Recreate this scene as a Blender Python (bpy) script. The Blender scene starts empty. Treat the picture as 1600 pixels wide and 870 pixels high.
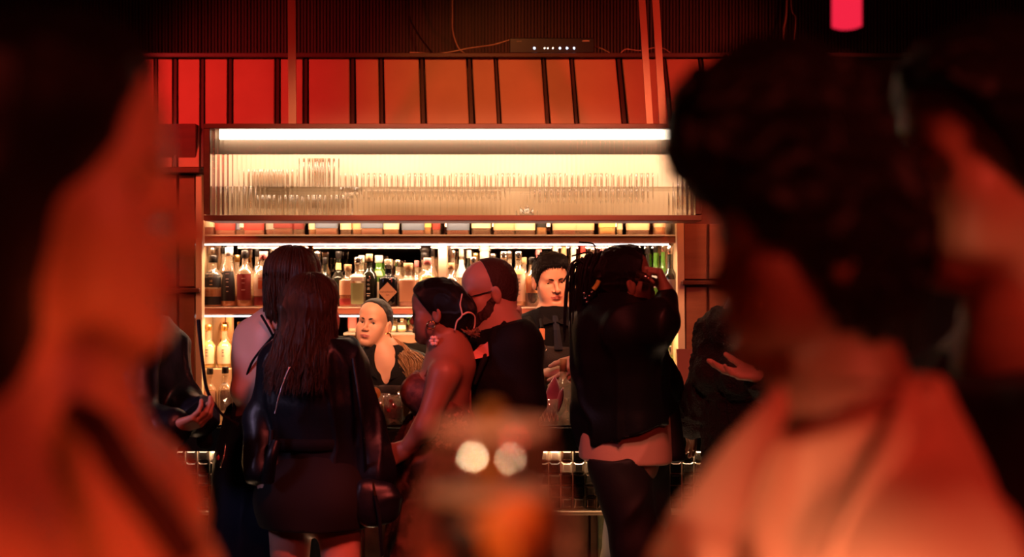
import bpy, math, random
import numpy as np
from mathutils import Vector, Matrix
random.seed(7); RNG = np.random.RandomState(11)
PI = math.pi
SC = bpy.context.scene
COL = SC.collection
# ------------------------------------------------------------------ camera, world, exposure
CAMZ, FP, CX, CY = 1.6, 2000.0, 800.0, 435.0
cam_d = bpy.data.cameras.new('camera'); cam = bpy.data.objects.new('camera', cam_d); COL.objects.link(cam)
cam.location = (0, 0, CAMZ); cam.rotation_euler = (PI/2, 0, 0)
cam_d.sensor_width = 36.0; cam_d.lens = FP/1600*36.0; cam_d.clip_start = 0.05; cam_d.clip_end = 60
cam_d.dof.use_dof = True; cam_d.dof.focus_distance = 5.1; cam_d.dof.aperture_fstop = 1.9
SC.camera = cam
W = bpy.data.worlds.new('dark_venue_air'); SC.world = W; W.use_nodes = True
W.node_tree.nodes['Background'].inputs[0].default_value = (0.05, 0.022, 0.020, 1)
W.node_tree.nodes['Background'].inputs[1].default_value = 0.05
SC.view_settings.view_transform = 'Standard'; SC.view_settings.look = 'None'
SC.view_settings.exposure = 0.0; SC.view_settings.gamma = 1.0; SC.view_settings.use_curve_mapping = False
SC.cycles.max_bounces = 10; SC.cycles.transparent_max_bounces = 16; SC.cycles.transmission_bounces = 8
SC.cycles.glossy_bounces = 4; SC.cycles.diffuse_bounces = 3
SC.cycles.sample_clamp_indirect = 4.0; SC.cycles.caustics_reflective = False; SC.cycles.caustics_refractive = False

def PX(px, py, Y):
    return np.array(((px-CX)/FP*Y, Y, CAMZ-(py-CY)/FP*Y), dtype=float)

def light(name, kind, loc, target, energy, color, size=0.2, spot=60, blend=0.6, size_y=None, spread=None):
    d = bpy.data.lights.new(name, kind); d.energy = energy; d.color = color
    if kind == 'AREA':
        d.size = size
        if size_y: d.shape = 'RECTANGLE'; d.size_y = size_y
        if spread: d.spread = math.radians(spread)
    elif kind == 'SPOT':
        d.spot_size = math.radians(spot); d.spot_blend = blend; d.shadow_soft_size = size
    else: d.shadow_soft_size = size
    o = bpy.data.objects.new(name, d); COL.objects.link(o); o.location = loc
    v = Vector(target)-Vector(loc); o.rotation_euler = v.to_track_quat('-Z', 'Y').to_euler()
    return o
WARM = (1.0, 0.50, 0.22); RED = (1.0, 0.07, 0.045); ORANGE = (1.0, 0.27, 0.09)
# bar key lights: ceiling spots over the aisle that light the bartenders' faces and the counter, then added fill lamps
light('aisle_spot_left', 'SPOT', (-.45, 3.55, 2.5), (-.60, 5.72, 1.42), 150, (1.0, .46, .20), size=.12, spot=19, blend=.9)
light('aisle_spot_right', 'SPOT', (.30, 3.55, 2.5), (.20, 5.75, 1.47), 150, (1.0, .24, .09), size=.12, spot=18, blend=.9)
light('counter_spot', 'SPOT', (.0, 4.55, 3.2), (.15, 5.2, 1.1), 60, (1.0, .60, .35), size=.10, spot=24, blend=.9)
light('warm_bar_fill', 'AREA', (-.1, 3.9, 3.3), (-.2, 6.1, 1.55), 12, (1.0, .42, .22), size=1.6, size_y=.2, spread=32)  # added fill to warm the shelf fronts, no fixture of the bar
light('column_fill_right', 'SPOT', (1.5, 4.5, 3.3), (.95, 6.0, 1.65), 75, (1.0, .34, .13), size=.1, spot=26, blend=.9)  # added lamp that brightens the right column
light('column_fill_left', 'SPOT', (-2.0, 4.5, 3.3), (-1.55, 6.0, 1.8), 60, (1.0, .24, .09), size=.1, spot=24, blend=.9)  # added lamp that brightens the left column
light('bar_front_fill_left', 'SPOT', (-1.15, 3.0, 2.6), (-1.22, 5.0, .84), 45, (1.0, .62, .38), size=.05, spot=7, blend=.8)  # added lamp to lift the left tiles of the bar front
light('bar_front_fill_low', 'AREA', (-.1, 4.82, .10), (-.1, 5.03, .90), 22, (1.0, .60, .34), size=3.6, size_y=.05)  # added low light for the lower tile rows, not a bar fitting
# red stage lights of the venue; the two glass lamps at the end are added
light('red_spot_left', 'SPOT', (-2.6, 4.2, 3.3), (-1.35, 6.1, 2.5), 260, (1.0, .040, .035), size=.12, spot=40, blend=1)
light('red_spot_right', 'SPOT', (2.0, 4.0, 3.3), (.85, 6.1, 2.5), 190, (1.0, .075, .04), size=.12, spot=42, blend=1)
light('amber_spot_middle', 'SPOT', (-.3, 4.6, 3.4), (-.1, 6.1, 2.55), 70, (1.0, .26, .06), size=.12, spot=50, blend=1)
light('red_crowd_light', 'AREA', (.15, 2.3, 3.3), (-.3, 4.6, .9), 9, (1.0, .12, .09), size=.35, spread=80)
light('red_guest_spot', 'SPOT', (.35, 2.6, 2.9), (-.24, 4.5, 1.22), 95, (1.0, .095, .055), size=.08, spot=13, blend=.8)
light('red_low_spot', 'SPOT', (-.25, 2.6, 2.4), (-.60, 4.4, .66), 160, (1.0, .09, .06), size=.08, spot=12, blend=.8)
light('peach_hip_spot', 'SPOT', (.3, 2.4, 2.6), (.40, 4.4, 1.02), 60, (1.0, .42, .28), size=.08, spot=9, blend=.8)
light('cool_side_light', 'AREA', (-2.6, 3.0, 2.2), (-.85, 4.6, 1.3), 1.0, (.75, .55, .9), size=.4, spread=36)
light('glass_side_glint_fill', 'SPOT', (.50, .10, 1.9), (.012, .8, 1.49), 9, (1.0, .50, .28), size=.03, spot=12, blend=.7)  # added lamp for a second highlight on the near glass
light('glass_glint_fill', 'SPOT', (-.50, .12, 1.9), (-.013, .8, 1.49), 20, (1.0, .55, .30), size=.03, spot=17, blend=.7)  # added lamp that makes the highlights on the near glass
# light on the near guests
light('amber_near_light', 'AREA', (.02, .22, .95), (-.42, .95, 1.28), 1.5, (1.0, .11, .028), size=.25, spread=54)
light('peach_near_light', 'AREA', (.02, .28, 1.0), (.30, 1.1, 1.22), 1.7, (1.0, .36, .18), size=.2, spread=28)
light('near_red_light', 'AREA', (1.1, .1, 2.7), (.5, 1.3, 1.55), 15, (1.0, .08, .045), size=.4)
# ------------------------------------------------------------------ materials
MATS = {}
def mat(name, color, rough=0.5, metal=0.0, spec=0.5, trans=0.0, ior=1.45, emis=None, estr=0.0, sss=0.0,
        bump=None, var=None, coat=0.0, alpha=1.0, sheen=0.0):
    """bump=(kind, scale, strength, stretch) ; var=(scale, color2, amount, stretch)"""
    if name in MATS: return MATS[name]
    m = bpy.data.materials.new(name); m.use_nodes = True
    nt = m.node_tree; b = nt.nodes['Principled BSDF']; L = nt.links
    b.inputs['Base Color'].default_value = (*color, 1)
    b.inputs['Roughness'].default_value = rough; b.inputs['Metallic'].default_value = metal
    b.inputs['Specular IOR Level'].default_value = spec; b.inputs['IOR'].default_value = ior
    b.inputs['Transmission Weight'].default_value = trans
    b.inputs['Coat Weight'].default_value = coat; b.inputs['Alpha'].default_value = alpha
    b.inputs['Sheen Weight'].default_value = sheen
    if sss:
        b.inputs['Subsurface Weight'].default_value = sss
        b.inputs['Subsurface Radius'].default_value = (0.012, 0.004, 0.002); b.inputs['Subsurface Scale'].default_value = 1.0
    if emis:
        b.inputs['Emission Color'].default_value = (*emis, 1); b.inputs['Emission Strength'].default_value = estr
    def coords(st):
        tc = nt.nodes.new('ShaderNodeTexCoord'); mp = nt.nodes.new('ShaderNodeMapping')
        mp.inputs['Scale'].default_value = st or (1, 1, 1); L.new(tc.outputs['Object'], mp.inputs[0]); return mp
    if var:
        mp = coords(var[3] if len(var) > 3 else None)
        n = nt.nodes.new('ShaderNodeTexNoise'); n.inputs['Scale'].default_value = var[0]; n.inputs['Detail'].default_value = 4
        L.new(mp.outputs[0], n.inputs['Vector'])
        r = nt.nodes.new('ShaderNodeValToRGB'); r.color_ramp.elements[0].position = 0.5-0.25*var[2]; r.color_ramp.elements[1].position = 0.5+0.25*var[2]
        r.color_ramp.elements[0].color = (*color, 1); r.color_ramp.elements[1].color = (*var[1], 1)
        L.new(n.outputs[0], r.inputs[0]); L.new(r.outputs[0], b.inputs['Base Color'])
    if bump:
        mp = coords(bump[3] if len(bump) > 3 else None)
        if bump[0] == 'noise':
            n = nt.nodes.new('ShaderNodeTexNoise'); n.inputs['Scale'].default_value = bump[1]; n.inputs['Detail'].default_value = 5
        elif bump[0] == 'voronoi':
            n = nt.nodes.new('ShaderNodeTexVoronoi'); n.inputs['Scale'].default_value = bump[1]
        else:
            n = nt.nodes.new('ShaderNodeTexWave'); n.inputs['Scale'].default_value = bump[1]; n.inputs['Distortion'].default_value = 1.5
        L.new(mp.outputs[0], n.inputs['Vector'])
        bp = nt.nodes.new('ShaderNodeBump'); bp.inputs['Strength'].default_value = bump[2]; bp.inputs['Distance'].default_value = 0.004
        L.new(n.outputs[0], bp.inputs['Height']); L.new(bp.outputs[0], b.inputs['Normal'])
    MATS[name] = m; return m
def thin_glass(name, tint=(1, 1, 1), refl=0.08, rough=0.03, diff=0.0, dcol=(1, 1, 1)):
    """clear thin-walled glass: see-through, mirror-like at the edges"""
    if name in MATS: return MATS[name]
    m = bpy.data.materials.new(name); m.use_nodes = True; nt = m.node_tree; L = nt.links; nt.nodes.clear()
    out = nt.nodes.new('ShaderNodeOutputMaterial'); t = nt.nodes.new('ShaderNodeBsdfTransparent'); g = nt.nodes.new('ShaderNodeBsdfGlossy')
    t.inputs[0].default_value = (*tint, 1); g.inputs['Roughness'].default_value = rough
    lw = nt.nodes.new('ShaderNodeLayerWeight'); lw.inputs[0].default_value = 0.35
    mr = nt.nodes.new('ShaderNodeMapRange'); mr.inputs['To Min'].default_value = refl; mr.inputs['To Max'].default_value = 0.95
    L.new(lw.outputs['Facing'], mr.inputs['Value'])
    mx = nt.nodes.new('ShaderNodeMixShader'); L.new(mr.outputs[0], mx.inputs[0]); L.new(t.outputs[0], mx.inputs[1]); L.new(g.outputs[0], mx.inputs[2])
    last = mx
    if diff:
        d = nt.nodes.new('ShaderNodeBsdfDiffuse'); d.inputs[0].default_value = (*dcol, 1)
        tr = nt.nodes.new('ShaderNodeBsdfTranslucent'); tr.inputs[0].default_value = (*dcol, 1)
        a = nt.nodes.new('ShaderNodeAddShader'); L.new(d.outputs[0], a.inputs[0]); L.new(tr.outputs[0], a.inputs[1])
        m2 = nt.nodes.new('ShaderNodeMixShader'); m2.inputs[0].default_value = diff
        L.new(mx.outputs[0], m2.inputs[1]); L.new(a.outputs[0], m2.inputs[2]); last = m2
    L.new(last.outputs[0], out.inputs[0]); MATS[name] = m; return m
def emit(name, color, s):
    if name in MATS: return MATS[name]
    m = bpy.data.materials.new(name); m.use_nodes = True; nt = m.node_tree; nt.nodes.clear()
    o = nt.nodes.new('ShaderNodeOutputMaterial'); e = nt.nodes.new('ShaderNodeEmission')
    e.inputs[0].default_value = (*color, 1); e.inputs[1].default_value = s; nt.links.new(e.outputs[0], o.inputs[0]); MATS[name] = m; return m
# ------------------------------------------------------------------ object helpers
def link(name, me, parent=None, m=None, smooth=True):
    o = bpy.data.objects.new(name, me); COL.objects.link(o)
    if m is not None:
        for k in (m if isinstance(m, (list, tuple)) else [m]): me.materials.append(k)
    if smooth:
        me.polygons.foreach_set('use_smooth', [True]*len(me.polygons))
    if parent is not None: o.parent = parent
    return o
def wloc(parent):
    v = Vector((0, 0, 0)); p = parent
    while p is not None: v += p.location; p = p.parent
    return np.array(v)
def mk(name, V, F, m, parent=None, smooth=True, midx=None):
    """V in world coordinates; F a list of faces or an (n,4) array"""
    V = np.asarray(V, dtype=float)
    if parent is not None: V = V-wloc(parent)
    me = bpy.data.meshes.new(name)
    if isinstance(F, np.ndarray):
        n = len(F); k = F.shape[1]
        me.vertices.add(len(V)); me.vertices.foreach_set('co', V.astype(np.float32).ravel())
        me.loops.add(n*k); me.loops.foreach_set('vertex_index', F.astype(np.int32).ravel())
        me.polygons.add(n); me.polygons.foreach_set('loop_start', np.arange(0, n*k, k, dtype=np.int32))
        me.polygons.foreach_set('loop_total', np.full(n, k, dtype=np.int32))
        me.update(calc_edges=True)
    else:
        me.from_pydata([tuple(v) for v in V], [], F); me.update()
    o = link(name, me, parent, m, smooth)
    if midx is not None: me.polygons.foreach_set('material_index', np.asarray(midx, dtype=np.int32))
    return o
def thing(name, label, cat, loc, group=None):
    o = bpy.data.objects.new(name, None); COL.objects.link(o); o.empty_display_size = 0.1
    o.location = tuple(loc); tag(o, label, cat, group); return o
def tag(o, label=None, cat=None, group=None, kind=None):
    if label: o['label'] = label
    if cat: o['category'] = cat
    if group: o['group'] = group
    if kind: o['kind'] = kind
    return o
def boxvf(lo, hi, bev=0.0):
    x0, y0, z0 = lo; x1, y1, z1 = hi
    if not bev:
        V = [(x, y, z) for x in (x0, x1) for y in (y0, y1) for z in (z0, z1)]
        return V, [(0, 1, 3, 2), (4, 6, 7, 5), (0, 4, 5, 1), (2, 3, 7, 6), (0, 2, 6, 4), (1, 5, 7, 3)]
    b = min(bev, (x1-x0)*.45, (y1-y0)*.45, (z1-z0)*.45); V = []; idx = {}
    for sx in (0, 1):
        for sy in (0, 1):
            for sz in (0, 1):
                X, Y, Z = (x0, x1)[sx], (y0, y1)[sy], (z0, z1)[sz]; dx, dy, dz = (b, -b)[sx], (b, -b)[sy], (b, -b)[sz]
                for a, p in enumerate(((X, Y+dy, Z+dz), (X+dx, Y, Z+dz), (X+dx, Y+dy, Z))):
                    idx[(sx, sy, sz, a)] = len(V); V.append(p)
    F = []
    for s in (0, 1):
        c = [(0, 0), (0, 1), (1, 1), (1, 0)]
        f = [idx[(s, p, q, 0)] for p, q in c]; F.append(f if s == 1 else f[::-1]); 
        f = [idx[(p, s, q, 1)] for p, q in c]; F.append(f if s == 0 else f[::-1])
        f = [idx[(p, q, s, 2)] for p, q in c]; F.append(f[::-1] if s == 1 else f)
    for p in (0, 1):
        for q in (0, 1):
            F.append([idx[(0, p, q, 1)], idx[(1, p, q, 1)], idx[(1, p, q, 2)], idx[(0, p, q, 2)]])
            F.append([idx[(p, 0, q, 0)], idx[(p, 1, q, 0)], idx[(p, 1, q, 2)], idx[(p, 0, q, 2)]])
            F.append([idx[(p, q, 0, 0)], idx[(p, q, 1, 0)], idx[(p, q, 1, 1)], idx[(p, q, 0, 1)]])
    for sx in (0, 1):
        for sy in (0, 1):
            for sz in (0, 1): F.append([idx[(sx, sy, sz, a)] for a in (0, 1, 2)])
    return V, F
def box(name, lo, hi, m, parent=None, bev=0.002):
    V, F = boxvf(lo, hi, bev); o = mk(name, V, F, m, parent, smooth=False)
    if bev:
        import bmesh
        bm = bmesh.new(); bm.from_mesh(o.data); bmesh.ops.recalc_face_normals(bm, faces=bm.faces); bm.to_mesh(o.data); bm.free()
    return o
def joinvf(parts):
    V = []; F = []
    for v, f in parts:
        k = len(V); V += [tuple(p) for p in v]; F += [[i+k for i in q] for q in f]
    return V, F
def boxes(name, L, m, parent=None, bev=0):
    V, F = joinvf([boxvf(a, b, bev) for a, b in L]); return mk(name, V, F, m, parent, smooth=False)
def lathe(prof, n=24, c=(0, 0, 0), sx=1.0, sy=1.0, e=2.0, cap=True):
    """profile [(r,z)..] swept round z, superellipse exponent e"""
    V = []; F = []
    for r, z in prof:
        for k in range(n):
            a = 2*PI*(k+.5)/n; ca, sa = math.cos(a), math.sin(a)
            q = (abs(ca)**e+abs(sa)**e)**(-1/e)
            V.append((c[0]+r*q*ca*sx, c[1]+r*q*sa*sy, c[2]+z))
    for j in range(len(prof)-1):
        for k in range(n): F.append((j*n+k, j*n+(k+1) % n, (j+1)*n+(k+1) % n, (j+1)*n+k))
    if cap:
        F.append(tuple(range(n))[::-1]); F.append(tuple(range((len(prof)-1)*n, len(prof)*n)))
    return V, F
def tubes(paths, rads, n=6):
    """paths: list of (k,3) arrays, rads: list of scalars or arrays -> V, F (quads array)"""
    VV = []; FF = []; base = 0
    for P, R in zip(paths, rads):
        P = np.asarray(P, dtype=float); k = len(P); R = np.broadcast_to(np.asarray(R, dtype=float), (k,))
        T = np.gradient(P, axis=0); T /= np.linalg.norm(T, axis=1)[:, None]+1e-9
        up = np.array((0.0, 0, 1)) if abs(T[0][2]) < .8 else np.array((1.0, 0, 0))
        A = np.cross(T, up); A /= np.linalg.norm(A, axis=1)[:, None]+1e-9; B = np.cross(T, A)
        a = np.arange(n)*2*PI/n
        V = P[:, None, :]+R[:, None, None]*(A[:, None, :]*np.cos(a)[None, :, None]+B[:, None, :]*np.sin(a)[None, :, None])
        VV.append(V.reshape(-1, 3))
        i = np.arange(k-1)[:, None]*n; j = np.arange(n)[None, :]; j2 = (j+1) % n
        q = np.stack([i+j, i+j2, i+n+j2, i+n+j], -1).reshape(-1, 4)+base; FF.append(q); base += k*n
    return np.concatenate(VV), np.concatenate(FF)
def tube(name, pts, r, m, parent=None, n=8, sm=True):
    P = spl(pts) if sm and len(pts) > 2 else np.asarray(pts, float)
    if not np.isscalar(r): r = np.interp(np.linspace(0, 1, len(P)), np.linspace(0, 1, len(r)), r)
    V, F = tubes([P], [r], n); return mk(name, V, F, m, parent)
def spl(pts, k=8):
    P = np.asarray(pts, float)
    if len(P) < 3: return P
    Q = np.vstack([2*P[0]-P[1], P, 2*P[-1]-P[-2]]); out = []
    for i in range(len(P)-1):
        p0, p1, p2, p3 = Q[i:i+4]
        for t in np.linspace(0, 1, k, endpoint=False):
            out.append(.5*((2*p1)+(-p0+p2)*t+(2*p0-5*p1+4*p2-p3)*t*t+(-p0+3*p1-3*p2+p3)*t**3))
    out.append(P[-1]); return np.array(out)
def text(name, s, loc, size, m, parent, rot=(PI/2, 0, 0), align='CENTER', depth=0.0002):
    c = bpy.data.curves.new(name, 'FONT'); c.body = s; c.size = size; c.align_x = align; c.align_y = 'CENTER'; c.extrude = depth
    t = bpy.data.objects.new('tmp_text', c); COL.objects.link(t)
    bpy.context.view_layer.update()
    me = bpy.data.meshes.new_from_object(t.evaluated_get(bpy.context.evaluated_depsgraph_get()))
    bpy.data.objects.remove(t)
    o = link(name, me, parent, m, smooth=False); o.rotation_euler = rot
    o.location = Vector(loc)-Vector(wloc(parent)); return o
# ------------------------------------------------------------------ value noise
def vnoise(p, seed=0):
    i = np.floor(p).astype(np.int64); f = p-i; f = f*f*(3-2*f); out = 0
    for dx in (0, 1):
        for dy in (0, 1):
            for dz in (0, 1):
                h = (i[:, 0]+dx)*374761393+(i[:, 1]+dy)*668265263+(i[:, 2]+dz)*2147483647+seed*974711
                h = (h ^ (h >> 13))*1274126177; h = ((h ^ (h >> 16)) & 0xffff)/65535.0
                w = (f[:, 0] if dx else 1-f[:, 0])*(f[:, 1] if dy else 1-f[:, 1])*(f[:, 2] if dz else 1-f[:, 2]); out = out+w*h
    return out*2-1
# ------------------------------------------------------------------ signed-distance modelling
class Fr:
    def __init__(s, o=(0, 0, 0), R=None, sc=1.0): s.o = np.asarray(o, float); s.R = np.eye(3) if R is None else np.asarray(R, float); s.s = sc
    def p(s, v): return s.o+s.R @ (np.asarray(v, float)*s.s)
    def inv(s, V): return ((V-s.o) @ s.R)/s.s
ID = Fr()
def headframe(o, yaw, pitch=0, roll=0, sc=1.0):
    R = Matrix.Rotation(math.radians(yaw-90), 3, 'Z') @ Matrix.Rotation(math.radians(pitch), 3, 'X') @ Matrix.Rotation(math.radians(roll), 3, 'Y')
    return Fr(o, np.array(R), sc)
def E(c, r, fr=ID, k=0.02, mode='u', R=None):
    c = fr.p(c); r = np.asarray(r, float)*fr.s; Rm = fr.R if R is None else fr.R @ np.array(R)
    def fn(x, y, z):
        dx, dy, dz = x-c[0], y-c[1], z-c[2]
        q = [(dx*Rm[0, i]+dy*Rm[1, i]+dz*Rm[2, i]) for i in range(3)]
        k0 = np.sqrt(sum((q[i]/r[i])**2 for i in range(3)))+1e-9; k1 = np.sqrt(sum((q[i]/r[i]**2)**2 for i in range(3)))+1e-9
        return k0*(k0-1)/k1
    return (mode, k*fr.s, fn, c, float(max(r)))
def C(a, b, ra, rb, fr=ID, k=0.02, mode='u', flat=None):
    """tapered capsule; flat=(axis, factor) squeezes it along the axis"""
    a = fr.p(a); b = fr.p(b); ra *= fr.s; rb *= fr.s; ab = b-a; L2 = float(ab @ ab)+1e-9
    if flat: nax = fr.R @ np.asarray(flat[0], float); nax = nax/np.linalg.norm(nax); ff = 1/flat[1]-1
    def fn(x, y, z):
        dx, dy, dz = x-a[0], y-a[1], z-a[2]
        t = np.clip((dx*ab[0]+dy*ab[1]+dz*ab[2])/L2, 0, 1)
        dx = dx-t*ab[0]; dy = dy-t*ab[1]; dz = dz-t*ab[2]
        if flat:
            n = (dx*nax[0]+dy*nax[1]+dz*nax[2])*ff; dx = dx+n*nax[0]; dy = dy+n*nax[1]; dz = dz+n*nax[2]
        return np.sqrt(dx*dx+dy*dy+dz*dz)-(ra+t*(rb-ra))
    c = (a+b)/2; mxr = max(ra, rb)*(max(1, flat[1]) if flat else 1)
    return (mode, k*fr.s, fn, c, float(np.linalg.norm(ab)/2+mxr))
def PL(pt, n, fr=ID, k=0.005):
    """cut away the side the normal points to"""
    pt = fr.p(pt); n = fr.R @ np.asarray(n, float); n = n/np.linalg.norm(n)
    return ('cut', k, lambda x, y, z: (x-pt[0])*n[0]+(y-pt[1])*n[1]+(z-pt[2])*n[2], None, None)
def nets(ops, lo, hi, res):
    ax = [np.arange(lo[i], hi[i]+res, res).astype(np.float32) for i in range(3)]
    X, Y, Z = ax[0][:, None, None], ax[1][None, :, None], ax[2][None, None, :]
    F = np.full([len(a) for a in ax], 1.0, dtype=np.float32)
    for mode, k, fn, c, r in ops:
        if c is None: F = sop(F, fn(X, Y, Z).astype(np.float32), k, 'i'); continue
        pad = r+k+3*res; s = []
        for i in range(3):
            a = int(np.searchsorted(ax[i], c[i]-pad)); b = int(np.searchsorted(ax[i], c[i]+pad)); s.append(slice(a, b))
        if any(q.stop <= q.start for q in s): continue
        sub = F[s[0], s[1], s[2]]
        F[s[0], s[1], s[2]] = sop(sub, fn(X[s[0]], Y[:, s[1]], Z[:, :, s[2]]).astype(np.float32), k, mode)
    S = F < 0
    n = np.array(F.shape)
    cnt = sum(S[a:n[0]-1+a, b:n[1]-1+b, c:n[2]-1+c].astype(np.int8) for a in (0, 1) for b in (0, 1) for c in (0, 1))
    act = (cnt > 0) & (cnt < 8); ids = np.argwhere(act)
    if len(ids) == 0: return np.zeros((0, 3)), np.zeros((0, 4), int)
    idm = np.full(act.shape, -1, np.int64); idm[act] = np.arange(len(ids))
    off = [(a, b, c) for a in (0, 1) for b in (0, 1) for c in (0, 1)]
    val = np.stack([F[ids[:, 0]+a, ids[:, 1]+b, ids[:, 2]+c] for a, b, c in off], 1).astype(float)
    acc = np.zeros((len(ids), 3)); w = np.zeros(len(ids))
    for i, p in enumerate(off):
        for j, q in enumerate(off):
            if j > i and sum(abs(p[t]-q[t]) for t in range(3)) == 1:
                m = (val[:, i] < 0) != (val[:, j] < 0); t = val[:, i]/(val[:, i]-val[:, j]+1e-12); t = np.clip(t, 0, 1)
                pt = np.array(p)[None]+t[:, None]*(np.array(q)-np.array(p))[None]; acc[m] += pt[m]; w[m] += 1
    V = (ids+acc/w[:, None])*res+np.array([a[0] for a in ax])
    Q = []
    for d in range(3):
        u, v = (d+1) % 3, (d+2) % 3
        sl0 = [slice(1, -1)]*3; sl0[d] = slice(0, n[d]-1); sl1 = list(sl0); sl1[d] = slice(1, n[d])
        A = S[tuple(sl0)]; B = S[tuple(sl1)]
        for flip, msk in ((False, A & ~B), (True, ~A & B)):
            e = np.argwhere(msk); 
            if len(e) == 0: continue
            e = e+np.array([0 if t == d else 1 for t in range(3)])
            def cell(du, dv):
                g = e.copy(); g[:, u] -= du; g[:, v] -= dv; return idm[g[:, 0], g[:, 1], g[:, 2]]
            q = np.stack([cell(1, 1), cell(0, 1), cell(0, 0), cell(1, 0)], 1)
            if flip: q = q[:, ::-1]
            Q.append(q)
    Q = np.concatenate(Q); Q = Q[(Q >= 0).all(1)]
    return V, Q
def sop(a, b, k, mode):
    if mode == 'u':
        if k <= 0: return np.minimum(a, b)
        h = np.maximum(k-np.abs(a-b), 0)/k; return np.minimum(a, b)-h*h*k*.25
    if mode == 's': b = -b
    if k <= 0: return np.maximum(a, b)
    h = np.maximum(k-np.abs(a-b), 0)/k; return np.maximum(a, b)+h*h*k*.25
def bounds(ops, pad=0.02):
    L = [(c-r, c+r) for m, k, f, c, r in ops if c is not None and m == 'u']
    return np.min([a for a, b in L], 0)-pad, np.max([b for a, b in L], 0)+pad
def vnorm(V, Q):
    n = np.cross(V[Q[:, 2]]-V[Q[:, 0]], V[Q[:, 3]]-V[Q[:, 1]]); N = np.zeros_like(V)
    for i in range(4): np.add.at(N, Q[:, i], n)
    return N/(np.linalg.norm(N, axis=1)[:, None]+1e-12)
def sdf(ops, res, zmin=None, zmax=None, fold=None, wrap=0):
    lo, hi = bounds(ops)
    if zmin is not None: lo[2] = max(lo[2], zmin)
    if zmax is not None: hi[2] = min(hi[2], zmax)
    V, Q = nets(ops, lo, hi, res)
    for _ in range(wrap):                                          # gentle relaxation
        A = np.zeros_like(V); w = np.zeros(len(V))
        for i in range(4):
            j = (i+1) % 4; np.add.at(A, Q[:, i], V[Q[:, j]]); np.add.at(w, Q[:, i], 1)
        V = .5*V+.5*A/np.maximum(w, 1)[:, None]
    if fold and len(V):
        N = vnorm(V, Q); amp, sc, seed = fold[:3]; sc = np.asarray(sc, float)
        warp = np.stack([vnoise(V*3+7, seed+5), vnoise(V*3+19, seed+6), vnoise(V*3+31, seed+7)], 1)
        a = vnoise((V*sc+warp*.8), seed); b = vnoise((V*sc*2.3+warp), seed+1)
        d = (1-np.minimum(1, np.abs(a)*3.2))**1.3*.85-.25+b*.28; V = V+N*(d*amp)[:, None]
    return V, Q
# ------------------------------------------------------------------ people
def fdir(yaw): a = math.radians(yaw); return np.array((math.cos(a), math.sin(a), 0.0))
def joints(x, Y, yaw, H, lean=(0, 0), **kw):
    """standing skeleton in world coordinates; keyword arguments override joints"""
    f = fdir(yaw); l = np.array((-f[1], f[0], 0.0)); b = np.array((x, Y, 0.0))
    def at(h, fo=0.0, la=0.0):
        q = b+f*fo+l*la+np.array((0, 0, h)); q[0] += lean[0]*h/H; q[1] += lean[1]*h/H; return q
    w = H/1.7
    J = dict(f=f, l=l, H=H, w=w, pel=at(.53*H), waist=at(.615*H, .01), chest=at(.72*H, .01), uch=at(.785*H, 0), neck=at(.835*H, -.01),
             head=at(H-.123, .02), shL=at(.805*H, -.005, .165*w), shR=at(.805*H, -.005, -.165*w),
             elL=at(.63*H, -.03, .21*w), elR=at(.63*H, -.03, -.21*w), wrL=at(.485*H, .05, .22*w), wrR=at(.485*H, .05, -.22*w),
             hipL=at(.50*H, 0, .09*w), hipR=at(.50*H, 0, -.09*w), knL=at(.275*H, .01, .10*w), knR=at(.275*H, .01, -.10*w),
             anL=at(.05*H, -.01, .10*w), anR=at(.05*H, -.01, -.10*w))
    for k, v in kw.items(): J[k] = np.asarray(v, float)
    return J
def torso_ops(J, e=0.0, wd=1.0, fem=False, sh=True):
    f = tuple(J['f']); w = J['w']*wd; k = .05
    o = [C(J['pel'], J['waist'], .155*w+e, (.118 if fem else .135)*w+e, k=k, flat=(f, .70)),
         C(J['waist'], J['chest'], (.118 if fem else .135)*w+e, (.140 if fem else .158)*w+e, k=k, flat=(f, .68)),
         C(J['chest'], J['uch'], (.140 if fem else .158)*w+e, .115*w+e, k=k, flat=(f, .66)),
         C(J['uch'], J['neck'], .085*w+e, .055*w+e, k=.06)]
    if sh:
        for s in 'LR': o.append(C(J['neck']*.35+J['uch']*.65, J['sh'+s], .06*w+e, .052*w+e, k=.06))
    if fem:
        for s in (-1, 1):
            o.append(E(J['chest']+J['f']*.085*w+J['l']*s*.07*w+np.array((0, 0, .01)), (.062+e*.6,)*3, k=.04))
    return o
def arm_ops(J, s, e=0.0, wd=1.0, cuff=0.0, upto=1.0):
    w = J['w']*wd; a, b, c = J['sh'+s], J['el'+s], J['wr'+s]
    c2 = b+(c-b)*upto
    return [C(a, b, .052*w+e, .040*w+e, k=.04), C(b, c2, .041*w+e, (.041+(.027-.041)*upto)*w+e+cuff, k=.03)]
def leg_ops(J, e=0.0, wd=1.0, cuff=0.0, sides='LR', foot=True):
    w = J['w']*wd; o = []
    for s in sides:
        o += [C(J['hip'+s], J['kn'+s], .084*w+e, .055*w+e, k=.04), C(J['kn'+s], J['an'+s], .055*w+e, .036*w+e+cuff, k=.04)]
        if foot:
            a = J['an'+s]; o.append(C((a[0], a[1], .045), a+J['f']*.14-np.array((0, 0, a[2]-.035)), .04, .032, k=.03))
    return o
def glute_ops(J, e=0.0):
    return [E(J['hip'+s]-J['f']*.045+np.array((0, 0, .03)), (.095+e, .10+e, .10+e), k=.05) for s in 'LR']
def unit(v): v = np.asarray(v, float); return v/(np.linalg.norm(v)+1e-12)
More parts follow.
